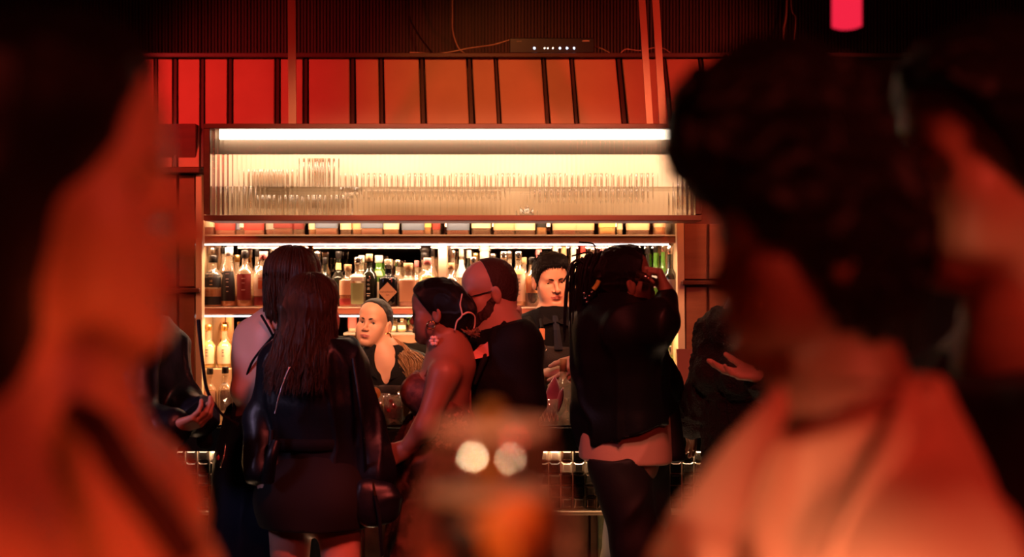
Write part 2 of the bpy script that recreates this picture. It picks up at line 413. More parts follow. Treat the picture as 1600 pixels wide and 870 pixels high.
def hand_ops(wr, d, n, side, sz=1.0, curl=(.25, .3, .35, .4), spread=.12, thumb=(.5, .45), tcurl=.3):
    """hand leaving the wrist along d, palm facing n. side=+1: thumb towards n x d"""
    s = sz
    d = unit(d); n = unit(n-d*(n @ d)); t = np.cross(n, d)*side; k = .006*s; o = []
    P = lambda a, b, c: wr+(d*a+t*b+n*c)*s
    o.append(C(wr-d*.03*s, P(.02, 0, 0), .026*s, .026*s, k=.02, flat=(tuple(n), .75)))
    for b in (-.028, -.009, .010, .028):
        o.append(C(P(.012, b*.6, 0), P(.082-.006*abs(b)/.028, b, 0), .017*s, .0115*s, k=.014, flat=(tuple(n), .95)))
    o.append(C(P(.02, .02, .006), P(.055, .034, .012), .017*s, .013*s, k=.012))          # ball of the thumb
    L = [(.040, .026, .021), (.045, .030, .023), (.042, .027, .022), (.033, .020, .019)]
    for i, b in enumerate((.029, .010, -.010, -.029)):
        p = P(.083-(.010 if i == 3 else 0)-(.003 if i == 0 else 0), b, 0); ang = 0.0
        yaw = (1.2-i)*spread*.6; rr = (.0092, .0098, .0093, .0082)[i]
        dd = unit(d*math.cos(yaw)+t*math.sin(yaw))
        for j in range(3):
            ang += curl[i]*(.9, 1.15, .8)[j]
            q = p+(dd*math.cos(ang)+n*math.sin(ang))*L[i][j]*s
            o.append(C(p, q, rr*(1-.09*j)*s, rr*(.93-.10*j)*s, k=.003*s)); p = q
    p = P(.035, .034, .008); a0 = thumb[0]; up = thumb[1]
    v = unit(d*math.cos(a0)*.9+t*math.sin(a0)+n*up)
    for j, ll in enumerate((.036, .030, .024)):
        q = p+v*ll*s; o.append(C(p, q, (.0125, .0105, .0098)[j]*s, (.0108, .0098, .0082)[j]*s, k=.006*s)); p = q
        v = unit(v+(n*.6+d*.3-t*.7)*tcurl)
    return o
def head_ops(fr, fem=False, beard=False, jaw=1.0):
    j = jaw; nz = .88 if fem else 1.0
    o = [E((0, -.016, .035), (.074, .096, .088), fr, k=.02),
         E((0, .028, .050), (.064, .062, .060), fr, k=.03),
         E((0, .022, -.030), (.057*j, .060, .078), fr, k=.035),
         C((.043*j, -.002, -.050), (.014, .062, -.092), .020, .019, fr, k=.03),
         C((-.043*j, -.002, -.050), (-.014, .062, -.092), .020, .019, fr, k=.03),
         E((0, .064, -.094), (.023, .018, .018), fr, k=.024),
         C((-.030, .070, .017), (.030, .070, .017), .0135 if fem else .0150, .0135 if fem else .0150, fr, k=.02),
         E((0, .062, -.060), (.031, .030, .026), fr, k=.02)]
    for s in (-1, 1):
        o += [E((s*.040, .053, -.026), (.027, .025, .024), fr, k=.024), E((s*.033, .050, -.058), (.026, .026, .032), fr, k=.028),
              E((s*.032, .094, -.001), (.018, .014, .010), fr, k=.014, mode='s'),
              E((s*.0315, .0655, -.001), (.0165, .0150, .0125), fr, k=.006),
              E((s*.0315, .088, -.0020), (.0162 if fem else .0150, .018, .0062 if fem else .0042), fr, k=.002, mode='s')]
    o += [C((0, .082, .006), (0, .104*nz+.006, -.032), .0066*nz, .0092*nz, fr, k=.009),
          C((0, .1, -.030), (0, .107*nz+.003, -.036), .0086*nz, .0086*nz, fr, k=.006)]
    for s in (-1, 1):
        o += [E((s*.0135*nz, .094, -.037), (.0072, .010, .0066), fr, k=.005),
              E((s*.007, .101, -.045), (.0038, .005, .0035), fr, k=.003, mode='s'),
              C((s*.024, .0815, -.0655), (s*.006, .0925, -.0615), .0028, .0046, fr, k=.006),
              C((s*.022, .0810, -.0695), (0, .0915, -.0720), .0034, .0056, fr, k=.006),
              E((s*.077, -.010, -.008), (.0085, .0185, .031), fr, k=.004, R=Matrix.Rotation(math.radians(s*14), 3, 'Z')),
              E((s*.087, -.006, -.006), (.006, .010, .019), fr, k=.004, mode='s')]
    o += [C((0, .0910, -.0615), (0, .0915, -.0625), .0038, .0038, fr, k=.005),
          C((-.014, .0915, -.0668), (.014, .0915, -.0668), .0013, .0013, fr, k=.003, mode='s'),
          E((0, .092, -.083), (.018, .010, .005), fr, k=.012, mode='s'),
          E((0, -.055, -.03), (.045, .045, .06), fr, k=.03)]
    return o
def neck_ops(fr, J, r=.052, k=.03):
    a = fr.p((0, -.022, -.045)); return [C(a, J['neck'], r*fr.s, r*1.06*fr.s, k=k), C(J['neck'], J['uch'], r*1.1*fr.s, .07, k=.04)]
def face_midx(V, Q, fr, lips=True):
    c = fr.inv(V[Q].mean(1)); x, y, z = c.T
    mi = np.zeros(len(Q), int)
    if lips:
        top = -.0570-.16*np.abs(x)-.0015*np.exp(-(x/.003)**2); bot = -.0785+17*x*x
        mi[(y > .075) & (np.abs(x) < .027) & (z < top) & (z > bot)] = 1
    return mi
def eyes(parent, fr, look=(0, 0), iris=(.02, .010, .006)):
    w = mat('eye_white', (.62, .55, .50), .15); ir = mat('eye_iris', iris, .1)
    for s in (-1, 1):
        V, F = lathe([(.0126*math.sin(t), -.0126*math.cos(t)) for t in np.linspace(.02, PI-.02, 15)], 18)
        V = np.array(V)[:, [0, 2, 1]]*np.array((1, -1, 1))*-1          # axis along y
        R = np.array(Matrix.Rotation(math.radians(-look[0]), 3, 'Z') @ Matrix.Rotation(math.radians(look[1]), 3, 'X'))
        mi = [1 if np.mean([V[i][1] for i in q]) > .0108 else 0 for q in F]
        V = V @ R.T*.98+np.array((s*.0315, .0655, -.002))
        mk('eye', np.array([fr.p(v) for v in V]), F, [w, ir], parent, midx=mi)
def brows(parent, fr, m, th=.0030, lift=0.0):
    for s in (-1, 1):
        ld = [fr.p((s*(.0315+.0165*math.cos(q)), .0835-.010*abs(math.cos(q))**1.5+(.0015 if math.cos(q) < 0 else -.003), -.0015+.0062*math.sin(q))) for q in np.linspace(.1, PI-.1, 9)]
        V, F = tubes([np.array(ld)], [np.interp(np.arange(9), (0, 2, 8), (.0014, .0013, .0006))], 5); mk('eyelashes', V, F, m, parent)
        pts = [fr.p((s*x, y, z+lift)) for x, y, z in ((.010, .0885, .0150), (.021, .0880, .0180), (.034, .0840, .0200), (.047, .0720, .0160))]
        V, F = tubes([spl(pts)], [np.interp(np.linspace(0, 1, 25), (0, .3, 1), (th, th*1.2, th*.3))], 6)
        mk('eyebrow', V, F, m, parent)
CR = ((0, -.016, .035), (.074, .096, .088))
def cap_ops(fr, t=.010, line=((.070, .088), (.004, -.022)), low=-.055, k=.012, front=0.0):
    (y0, z0), (y1, z1) = line; n = (0, (z0-z1), -(y0-y1))
    return [E(CR[0], (CR[1][0]+t, CR[1][1]+t, CR[1][2]+t), fr), E((0, .028, .052), (.064+t*.8, .060+t*.8+front, .060+t), fr, k=.03),
            E((0, -.050, -.015), (.060+t*.5, .052+t*.5, .06+t*.3), fr, k=.03),
            PL((0, y0, z0), n, fr, k=k), PL((0, 0, low), (0, .35, -1), fr, k=.008)]
def hang_hair(fr, n, ph, zend, u=.006, wave=.010, spread=0.0, th0=(6, 55), r=.0035, back=0.0, seed=1, pts=26, flow=None, curl=0.0, ragged=.05):
    """strands from the crown over the skull, then hanging straight down in the world to height zend"""
    R = np.random.RandomState(seed); P = []; Rd = []
    for i in range(n):
        p = math.radians(R.uniform(*ph)); uu = u*(.3+.9*R.rand()); t0 = math.radians(R.uniform(*th0)); ze = zend+R.uniform(-ragged, ragged)
        wv = wave*R.uniform(.5, 1.4); w1 = R.uniform(0, 6.28); fr1 = R.uniform(7, 14); fr2 = R.uniform(7, 14); w2 = R.uniform(0, 6.28)
        cl = round(p*9+R.uniform(-.3, .3)); w1 = .5*w1*.5+cl*1.7; w2 = w2*.25+cl*2.3; fr1 = 8+2*math.sin(cl*3.1); fr2 = 7+2*math.sin(cl*5.3)
        rx, ry, rz = CR[1][0]+uu, CR[1][1]+uu, CR[1][2]+uu; q = []
        for th in np.linspace(t0, math.radians(100), 10):
            q.append(fr.p((rx*math.sin(th)*math.sin(p), CR[0][1]-ry*math.sin(th)*math.cos(p), CR[0][2]+rz*math.cos(th))))
        last = q[-1]; out = unit(np.array((last-fr.o)[:2].tolist()+[0])); m = pts-10
        for j in range(1, m+1):
            t = j/m; z = last[2]+(ze-last[2])*t
            v = last.copy(); v[2] = z; v += out*(spread*t+curl*t*t)+fr.R[:, 1]*(-back*t)*fr.s
            v[0] += wv*math.sin(w1+fr1*t)*min(1, t*3); v[1] += wv*math.sin(w2+fr2*t)*min(1, t*3)
            if flow: v += flow(t, p)
            q.append(v)
        P.append(np.array(q)); rr = np.full(pts, r*R.uniform(.6, 1.3)); rr[-5:] *= np.linspace(1, .25, 5); rr[:2] *= .6; Rd.append(rr)
    return tubes(P, Rd, 4)
def add_sdf(name, ops, res, m, parent, **kw):
    V, Q = sdf(ops, res, **kw)
    return mk(name, V, Q, m, parent)
def body_mesh(parent, parts, m, fr=None, lips=True):
    """parts: [(ops, res, zmin, zmax)] joined into ONE body mesh"""
    VV = []; QQ = []; b = 0; MI = []
    for ops, res, z0, z1 in parts:
        V, Q = sdf(ops, res, z0, z1)
        MI.append(face_midx(V, Q, fr, lips) if fr is not None and res < .0045 else np.zeros(len(Q), int))
        VV.append(V); QQ.append(Q+b); b += len(V)
    return mk('body', np.concatenate(VV), np.concatenate(QQ), m, parent, midx=np.concatenate(MI))
# ------------------------------------------------------------------ room shell
M_floor = mat('dark_floor', (.03, .018, .014), .35, bump=('noise', 30, .2))
M_wall = mat('dark_plaster', (.05, .022, .018), .8, bump=('noise', 40, .3))
M_rib = mat('dark_reeded_wood', (.075, .032, .022), .6, var=(3, (.035, .015, .012), 1.0, (6, 1, .4)), bump=('noise', 60, .3, (1, 1, .1)))
tag(box('floor', (-4.2, -2.2, -.06), (4.2, 7.0, 0), M_floor, bev=0), kind='structure')
tag(box('ceiling', (-4.2, -2.2, 3.75), (4.2, 7.0, 3.85), M_wall, bev=0), kind='structure')
for nm, lo, hi in (('wall_left', (-4.3, -2.2, 0), (-4.2, 7.0, 3.75)), ('wall_right', (4.2, -2.2, 0), (4.3, 7.0, 3.75)), ('wall_front', (-4.2, -2.3, 0), (4.2, -2.2, 3.75))):
    tag(box(nm, lo, hi, M_wall, bev=0), kind='structure')
wb = tag(box('wall_back', (-4.2, 6.70, 0), (4.2, 6.85, 3.75), M_rib, bev=0), kind='structure')
ribs = boxes('reeding', [((x, 6.675+.004*((i*7) % 3), 2.35), (x+.0105, 6.70, 3.75)) for i, x in enumerate(np.arange(-3.2, 3.2, .0172))], M_rib, wb); ribs['kind'] = 'stuff'
# ------------------------------------------------------------------ padded fascia above the back bar
M_pan = mat('tan_fascia_board', (.60, .30, .20), .55, var=(5, (.52, .25, .17), 1.0), bump=('noise', 25, .15))
M_bat = mat('dark_fascia_batten', (.07, .02, .015), .45)
M_wood = mat('red_brown_wood', (.30, .095, .045), .42, var=(4, (.22, .065, .03), 1.0, (1, 1, 8)), bump=('noise', 30, .2, (1, 1, 12)))
M_woodd = mat('dark_red_wood', (.16, .04, .022), .4, var=(4, (.11, .028, .018), 1.0, (1, 8, 8)))
M_cream = mat('warm_cream_trim', (.72, .50, .30), .5)
fas = tag(mk('trim_1', *boxvf((-2.6, 6.26, 2.28), (2.2, 6.30, 2.68)), M_bat, smooth=False), kind='structure')
def slab(name, q, th, m, parent):
    """q: 4 world corners (bl, br, tr, tl) facing the room; th: thickness backwards"""
    q = np.array(q); b = q+np.array((0, th, 0)); c = q.mean(0); fr = c+(q-c)*np.array((.96, 1, .985))-np.array((0, .004, 0))
    V = np.vstack([fr, q, b]); F = [(0, 1, 2, 3)]
    for k in range(4):
        j = (k+1) % 4; F += [(k, 4+k, 4+j, j)[::-1], (4+k, 8+k, 8+j, 4+j)[::-1]]
    return mk(name, V, F+[(11, 10, 9, 8)], m, parent, smooth=False)
YT, YB = 6.20, 6.03
tops = [(180, 205), (215, 240), (247, 269), (279, 312), (321, 355), (365, 429), (439, 473), (483, 546), (556, 591), (600, 654), (664, 728), (738, 771), (778, 845), (853, 889), (897, 961), (972, 1034), (1041, 1090), (1098, 1130), (1140, 1190), (1200, 1240)]
def slope(x): return max(0.0, (x-500)*.105/470)*107
for i, (a, b) in enumerate(tops):
    yb = 262 if b < 316 else 204
    sa, sb = slope(a), slope(b)
    slab('panel', [PX(a+sa, yb, YB), PX(b+sb, yb, YB), PX(b, 91, YT), PX(a, 91, YT)], .03, M_pan, fas)
    g = tops[i+1][0] if i+1 < len(tops) else b+9
    sg = slope(g); m = (b+g)/2; w = max(1.6, (g-b)*.22)
    slab('batten', [PX(m-w+sa, yb, YB-.004), PX(m+w+sb, yb, YB-.004), PX(m+w, 91, YT-.004), PX(m-w, 91, YT-.004)], .05, M_bat, fas)
zt = PX(0, 91, YT)[2]
box('cap_rail', (-2.6, 6.17, zt), (2.2, 6.34, zt+.022), M_bat, fas, .003)
# ------------------------------------------------------------------ side columns of the back bar
def column(nm, x0, x1, zs, trim_x=None):
    c = tag(box(nm, (x0, 6.04, 0), (x1, 6.34, 2.33), M_woodd, bev=.003), kind='structure'); return c
k = 6.0/FP; X6 = lambda px: (px-CX)*k; Z6 = lambda py: CAMZ-(py-CY)*k
cR = column('trim_2', X6(1065), X6(1240), None)
def cpanel(par, px0, px1, py0, py1, m=M_wood):
    slab('panel', [(X6(px0), 6.0, Z6(py1)), (X6(px1), 6.0, Z6(py1)), (X6(px1), 6.0, Z6(py0)), (X6(px0), 6.0, Z6(py0))], .05, m, par)
cpanel(cR, 1069, 1104, 350, 436); cpanel(cR, 1108, 1150, 350, 436)
cpanel(cR, 1072, 1104, 448, 640); cpanel(cR, 1108, 1150, 448, 640)
box('ledge', (X6(1064), 5.965, Z6(445)), (X6(1240), 6.05, Z6(438)), M_woodd, cR, .004)
slab('trim_strip', [(X6(1060), 5.99, Z6(660)), (X6(1071), 5.99, Z6(660)), (X6(1068), 5.99, Z6(348)), (X6(1057), 5.99, Z6(348))], .05, M_cream, cR)
cL = column('trim_3', X6(120), X6(303), None)
for a, b in ((180, 240), (247, 276), (280, 304)):
    cpanel(cL, a, b, 273, 448); cpanel(cL, a, b, 458, 660)
box('ledge', (X6(120), 5.96, Z6(271)), (X6(315), 6.05, Z6(262)), M_woodd, cL, .004)
box('ledge', (X6(120), 5.965, Z6(457)), (X6(315), 6.05, Z6(450)), M_woodd, cL, .004)
slab('trim_strip', [(X6(307), 5.99, Z6(662)), (X6(317), 5.99, Z6(662)), (X6(316), 5.99, Z6(273)), (X6(307), 5.99, Z6(273))], .05, M_cream, cL)
# ------------------------------------------------------------------ hanging bars that carry the glass cabinet
M_bar = mat('copper_bar', (.55, .26, .16), .35, metal=.6)
def hanger(label, xt0, xt1, xb0, xb1, Y=5.64):
    V = []; yt = -130; f = (yt-0)/195.
    for (a0, a1, py) in ((xb0, xb1, 199), (xt0+(xt0-xb0)*.66, xt1+(xt1-xb1)*.66, -130)):
        for yy in (Y, Y+.012):
            V += [PX(a0, py, Y)*[1, 0, 1]+[0, yy, 0], PX(a1, py, Y)*[1, 0, 1]+[0, yy, 0]]
    F = [(0, 1, 5, 4), (2, 6, 7, 3), (0, 4, 6, 2), (1, 3, 7, 5), (0, 2, 3, 1), (4, 5, 7, 6)]
    base = np.mean(V[:4], 0); t = thing('hanging_bar', label, 'bar', base)
    o = mk('flat_bar', V, F, M_bar, t, smooth=False)
    # reach the ceiling
    for v in o.data.vertices:
        if v.co.z > .3: v.co.z = 3.75-base[2]
    box('foot_bracket', tuple(base+[-.026, -.004, -.004]), tuple(base+[.026, .03, .012]), M_bar, t, .002)
hanger('copper hanging bar left of centre, holding up the fluted glass cabinet', 448, 461, 451, 463)
hanger('left one of the two slanted copper hanging bars above the cabinet', 990, 1001, 1011, 1021)
hanger('right one of the two slanted copper hanging bars above the cabinet', 1012, 1023, 1031, 1042)
# ------------------------------------------------------------------ recorder and cables on the ledge
M_blk = mat('black_plastic', (.012, .012, .013), .35)
zr = zt+.023
dv = thing('video_recorder', 'flat black recorder box with a row of blue lights on the ledge', 'electronics', ((792-800)*6.2/FP+.2, 6.2, zr))
x0, x1 = (796-800)*6.19/FP, (929-800)*6.19/FP; z1 = CAMZ-(59-435)/FP*6.19
box('housing', (x0, 6.19, zr), (x1, 6.40, z1), M_blk, dv, .004)
bz = CAMZ-(75-435)/FP*6.185
for i, px in enumerate((835, 851, 856, 864, 875, 886, 897)):
    c = (.55, .75, 1.0) if i in (0, 4, 5, 6) else (1.0, .8, .6)
    r = .0048 if i in (0, 4, 5, 6) else .003
    V, F = lathe([(r*.6, 0), (r, .001), (r, .004)], 8); V = np.array(V)[:, [0, 2, 1]]+np.array(((px-800)*6.185/FP, 6.186, bz))
    mk('status_light', V, F, emit('led_%d' % int(c[0]*10), c, 9.0), dv)
box('badge', ((910-800)*6.185/FP, 6.188, CAMZ-(64.5-435)/FP*6.185), ((921-800)*6.185/FP, 6.191, CAMZ-(62.5-435)/FP*6.185), mat('pale_badge', (.5, .4, .3), .4), dv, 0)
box('badge', ((807-800)*6.185/FP, 6.188, CAMZ-(65-435)/FP*6.185), ((815-800)*6.185/FP, 6.191, CAMZ-(63.5-435)/FP*6.185), mat('grey_badge', (.15, .12, .1), .4), dv, 0)
M_cw = mat('pale_cable', (.55, .36, .27), .5); M_cb = mat('black_cable', (.02, .012, .01), .5)
def cable(label, pts, r, m):
    tag(tube('cable', [PX(a, b, Y) for a, b, Y in pts], r, m, None, 6), label, 'cable', None)
cable('black cable hanging down the reeded wall left of the recorder', [(636, -120, 6.6), (638, 10, 6.58), (650, 48, 6.5), (676, 84, 6.30)], .0045, M_cb)
cable('thin pale cable hanging to the ledge left of the recorder', [(708, -120, 6.6), (707, 20, 6.58), (708, 50, 6.5), (716, 74, 6.35), (728, 85, 6.25)], .0035, M_cw)
cable('pale cable running along the ledge into the left side of the recorder', [(640, 82, 6.25), (690, 83, 6.22), (735, 75, 6.22), (770, 70, 6.3), (797, 62, 6.32)], .003, M_cw)
cable('pale cable looping from the right side of the recorder', [(925, 72, 6.3), (940, 76, 6.25), (955, 84, 6.22)], .0025, M_cw)
cable('pale cable arching behind the two slanted hanging bars', [(968, 85, 6.22), (978, 77, 6.24), (1000, 79, 6.25), (1030, 74, 6.25), (1050, 84, 6.2)], .0028, M_cw)
cable('white cable hanging at the top right near the red pendant lamp', [(1229, -130, 6.6), (1229, 10, 6.58), (1224, 50, 6.5), (1226, 88, 6.2)], .006, mat('white_cable', (.8, .6, .5), .5))
cable('thin white cable hanging just right of the thicker white one', [(1236, -130, 6.6), (1236, 5, 6.58), (1243, 30, 6.52), (1238, 88, 6.2)], .003, mat('white_cable', (.8, .6, .5), .5))
# ------------------------------------------------------------------ fluted glass cabinet
YC0, YC1 = 5.60, 5.86; kc = YC0/FP
XC = lambda px: (px-CX)*kc; ZCc = lambda py: CAMZ-(py-CY)*kc
cab = thing('glass_cabinet', 'long wall cabinet with fluted glass front lit from inside', 'cabinet', ((XC(318)+XC(1097))/2, 5.73, ZCc(345)))
xa, xb, za, zb = XC(318), XC(1097), ZCc(345), ZCc(198)
M_in = mat('cabinet_lining', (.88, .70, .52), .55, var=(3, (.72, .52, .34), .9), bump=('noise', 10, .2))
f = 10*kc
box('top_board', (xa, YC0, zb-.008), (xb, YC1, zb+.014), M_woodd, cab, .003)
box('bottom_board', (xa, YC0, za), (xb, YC1, za+f*.9), M_woodd, cab, .003)
box('side_board', (xa, YC0, za+f), (xa+f*1.0, YC1, zb-.008), M_woodd, cab, .003)
box('side_board', (xb-f, YC0, za+f), (xb, YC1, zb-.008), M_woodd, cab, .003)
box('back_board', (xa+f, YC1-.012, za+f), (xb-f, YC1, zb-.008), M_in, cab, 0)
box('floor_bounce_sheet', (xa+f, YC0+.024, za+f*.9-.001), (xb-f, YC1-.012, za+f*.9+.0015), M_in, cab, 0)  # added cream sheet that bounces light up inside the cabinet
zmid = ZCc(290)
box('glass_shelf', (xa+f, 5.66, zmid-.008), (xb-f, YC1-.014, zmid), thin_glass('shelf_glass', (.98, .94, .88), .05), cab, 0)
# fluted sheet, real flutes
n = 105; x0, x1 = xa+f, xb-f; pitch = (x1-x0)/n; S = 8
xs = np.linspace(x0, x1, n*S+1); d = -.0052*np.abs(np.sin(PI*(xs-x0)/pitch))**.9
V = np.array([(x, YC0+.012+dd, z) for z in (za+f*.9, zb-.008) for x, dd in zip(xs, d)]+[(x, YC0+.019, z) for z in (za+f*.9, zb-.008) for x in xs]); N = len(xs)
i = np.arange(N-1); F = np.concatenate([np.stack([i, i+1, N+i+1, N+i], 1), np.stack([2*N+i, 3*N+i, 3*N+i+1, 2*N+i+1], 1)])
M_fl = mat('fluted_glass', (1, .96, .90), .04, trans=1.0, ior=1.38)
o = mk('fluted_glass_front', V, F, M_fl, cab); o.visible_shadow = True
M_led = emit('warm_led', (1.0, .84, .66), 5.0)
box('light_strip', (xa+.06, YC0+.026, zb-.050), (xb-.03, YC0+.060, zb-.010), M_led, cab, 0)
box('shade_board', (xa+f, YC0+.062, zb-.115), (xb-f, YC0+.070, zb-.008), mat('shade_brown', (.42, .28, .19), .5), cab, 0)  # added board, its brown stands in for the unlit upper rear
light('cabinet_strip_light', 'AREA', ((xa+xb)/2, 5.70, zb-.05), ((xa+xb)/2, 5.80, za+.03), 19, (1.0, .78, .60), size=2.2, size_y=.05)
# glasses in the cabinet: each one an object
M_gl = thin_glass('drinking_glass', (.97, .93, .88), .12, .02)
def glass_mesh(kind):
    if kind == 'tumbler': p = [(.030, 0), (.034, .002), (.038, .09), (.036, .09), (.032, .012), (.001, .010)]
    elif kind == 'highball': p = [(.026, 0), (.029, .002), (.031, .135), (.029, .135), (.026, .012), (.001, .01)]
    elif kind == 'coupe': p = [(.032, 0), (.030, .003), (.004, .008), (.004, .075), (.020, .085), (.044, .105), (.050, .130), (.048, .130), (.040, .106), (.018, .09), (.001, .085)]
    elif kind == 'wine': p = [(.034, 0), (.032, .003), (.004, .008), (.0035, .07), (.020, .08), (.038, .11), (.036, .155), (.034, .155), (.036, .11), (.018, .084), (.001, .08)]
    else: p = [(.040, 0), (.045, .003), (.052, .05), (.046, .09), (.020, .12), (.022, .15), (.020, .15), (.018, .12), (.044, .09), (.048, .05), (.001, .008)]
    V, F = lathe(p, 20, cap=False); m = bpy.data.meshes.new(kind); m.from_pydata(V, [], F); m.update(); m.polygons.foreach_set('use_smooth', [True]*len(F)); m.materials.append(M_gl); return m
GM = {k: glass_mesh(k) for k in ('tumbler', 'highball', 'coupe', 'wine', 'carafe')}
def cab_glass(kind, nm, px, z, y, label, grp, up=False, sc=1.0):
    o = bpy.data.objects.new(nm, GM[kind]); COL.objects.link(o); o.location = ((px-CX)*y/FP, y, z); o.scale = (sc, sc, sc)
    if up: o.rotation_euler.x = PI; o.location.z = z+{'tumbler': .09, 'highball': .135, 'coupe': .13}[kind]*sc
    tag(o, label, 'glass', grp)
zfl = za+f*.9+.0015
ORD = 'first second third fourth fifth sixth seventh eighth ninth tenth eleventh twelfth thirteenth fourteenth fifteenth'.split()
for i, px in enumerate((352, 385)): cab_glass('highball', 'highball_glass', px, zfl, 5.76, 'tall straight glass at the left end of the cabinet floor, %s' % ('outer one', 'inner one')[i], 'highball glasses in the cabinet')
for i, px in enumerate(range(398, 470, 24)): cab_glass('tumbler', 'tumbler_glass', px, zmid, 5.78, 'upturned tumbler at the left of the cabinet glass shelf, %s of three' % ORD[i], 'tumblers on the cabinet shelf left', True, .95)
for i, px in enumerate((486, 510)): cab_glass('highball', 'highball_glass', px, zmid, 5.78, 'tall glass on the glass shelf left of the cabinet middle, %s one' % ('left', 'right')[i], 'tall glasses on the cabinet shelf')
for i, px in enumerate(range(550, 1040, 35)): cab_glass('tumbler', 'tumbler_glass', px, zmid, 5.78, 'low tumbler on the cabinet glass shelf, %s of fourteen from its left' % ORD[i], 'tumblers on the cabinet shelf', i % 2 == 0, .75)
for i, px in enumerate(range(418, 540, 38)): cab_glass('tumbler', 'tumbler_glass', px, zfl, 5.76, 'tumbler on the cabinet floor, left half, %s of four from left' % ORD[i], 'tumblers on the cabinet floor', False, 1.05)
cab_glass('coupe', 'coupe_glass', 547, zfl, 5.69, 'coupe glass close behind the fluted glass, left of centre', None, False, .95)
for i, px in enumerate(range(583, 800, 31)): cab_glass('coupe', 'coupe_glass', px, zfl, 5.77, 'coupe on the cabinet floor behind the fluted glass, %s of the row from left' % ORD[i], 'coupe glasses on the cabinet floor', False, .9)
cab_glass('coupe', 'coupe_glass', 822, zfl, 5.69, 'upturned coupe glass close behind the fluted glass, right of centre', None, True, .8)
for i, px in enumerate(range(850, 1030, 30)): cab_glass('wine', 'wine_glass', px, zfl, 5.77, 'stemmed wine glass on the cabinet floor at right, %s of the row from left' % ORD[i], 'wine glasses on the cabinet floor', False, .8)
cab_glass('carafe', 'glass_carafe', 1066, zfl, 5.72, 'round glass carafe at the right end of the cabinet floor', None)
# ------------------------------------------------------------------ back bar shelving
YS = 6.05; ks = YS/FP; XS = lambda px: (px-CX)*ks; ZS = lambda py: CAMZ-(py-CY)*ks
bb = thing('back_bar', 'wooden back bar shelving with mirrored back and light strips', 'shelving', (XS(690), 6.25, 0))
xl, xr = -1.488, .792
zA, zA0, zB, zB0 = ZS(367), ZS(379), ZS(480), ZS(491); YM = 6.33
M_shelf = mat('shelf_wood', (.42, .15, .085), .35, var=(5, (.32, .10, .06), 1.0, (1, 6, 6)))
M_mir = mat('tinted_mirror', (.55, .44, .36), .02, metal=1.0)
box('shelf', (xl, YS, zA0), (xr, YM, zA), M_shelf, bb, .003); box('shelf', (xl, YS, zB0), (xr, YM, zB), M_shelf, bb, .003)
for z in (zA, zB):
    box('edge_strip', (xl, YS-.003, z-.006), (xr, YS+.004, z+.001), mat('pale_edge', (.8, .55, .40), .35), bb, .001)
zC = ZS(646)
box('counter_top', (XS(275), 5.98, zC-.035), (XS(1120), YM, zC), mat('steel_counter', (.42, .36, .32), .3, metal=.8), bb, .004)
box('base_cabinet', (XS(275), 6.04, 0), (XS(1120), YM, zC-.035), M_woodd, bb, .004)
box('mirror', (xl, YM, zC), (xr, YM+.01, 2.2), M_mir, bb, 0)
box('backing_board', (xl-.1, YM+.01, 0), (xr+.1, YM+.03, 2.3), M_woodd, bb, 0)
for a, b in ((xl, xl+.008), (xr-.008, xr)): box('side_panel', (a, YS+.012, zC), (b, YM-.002, 2.0), M_cream, bb, .001)
box('divider', (XS(684), YS+.05, zB), (XS(697), YM-.004, zA0), mat('pale_divider', (.75, .52, .36), .4), bb, .002)
box('riser', (xl+.010, 6.10, zC), (XS(540), YM-.004, ZS(577)), M_cream, bb, .003)
zD = CAMZ-(519-435)/FP*6.2
box('small_shelf', (XS(532), 6.15, zD-.012), (XS(700), YM-.004, zD), mat('steel_counter', (.42, .36, .32), .3), bb, .002)
M_led2 = emit('shelf_led', (1.0, .84, .80), 5.0)
box('light_strip', (xl+.005, YS+.006, zA0-.012), (XS(1045), YS+.014, zA0-.005), M_led2, bb, 0)
box('light_strip', (xl+.005, YS+.006, zB0-.012), (XS(1045), YS+.014, zB0-.005), M_led2, bb, 0)
light('shelf_light_upper', 'AREA', ((xl+xr)/2, YS+.025, zA0-.010), ((xl+xr)/2, YS+.10, zB), 17, (1.0, .62, .36), size=2.2, size_y=.012)
light('shelf_light_lower', 'AREA', ((xl+xr)/2, YS+.025, zB0-.010), ((xl+xr)/2, YS+.09, zC), 24, (1.0, .56, .26), size=2.2, size_y=.012)
light('shelf_light_top', 'AREA', ((xl+xr)/2, YS-.02, za+.03), ((xl+xr)/2, YS+.12, zA), 3.5, (1.0, .60, .30), size=2.2, size_y=.03)
# ------------------------------------------------------------------ bottles
G_clear = thin_glass('bottle_glass', (.96, .93, .88), .12, .03, diff=.12, dcol=(1, .82, .60))
G_green = thin_glass('green_glass', (.25, .50, .12), .10, .04, diff=.25, dcol=(.20, .45, .08))
G_dark = mat('dark_glass', (.012, .012, .008), .08, coat=.5)
G_blk = mat('black_glass', (.006, .006, .008), .10, coat=.5)
def liq(name, c): return mat('liquid_'+name, c, .12, trans=.45, ior=1.33)
LQ = dict(whisky=liq('whisky', (.75, .30, .07)), amber=liq('amber', (.85, .42, .10)), red=liq('red', (.45, .05, .03)), pink=liq('pink', (.85, .35, .28)),
          yellow=mat('liquid_yellow', (.95, .72, .22), .2, sss=.3), brown=liq('brown', (.16, .05, .02)), orange=liq('orange', (.9, .25, .05)), straw=liq('straw', (.95, .75, .40)), lime=liq('lime', (.45, .6, .15)))
def flat(n, c, r=.45): return mat(n, c, r)
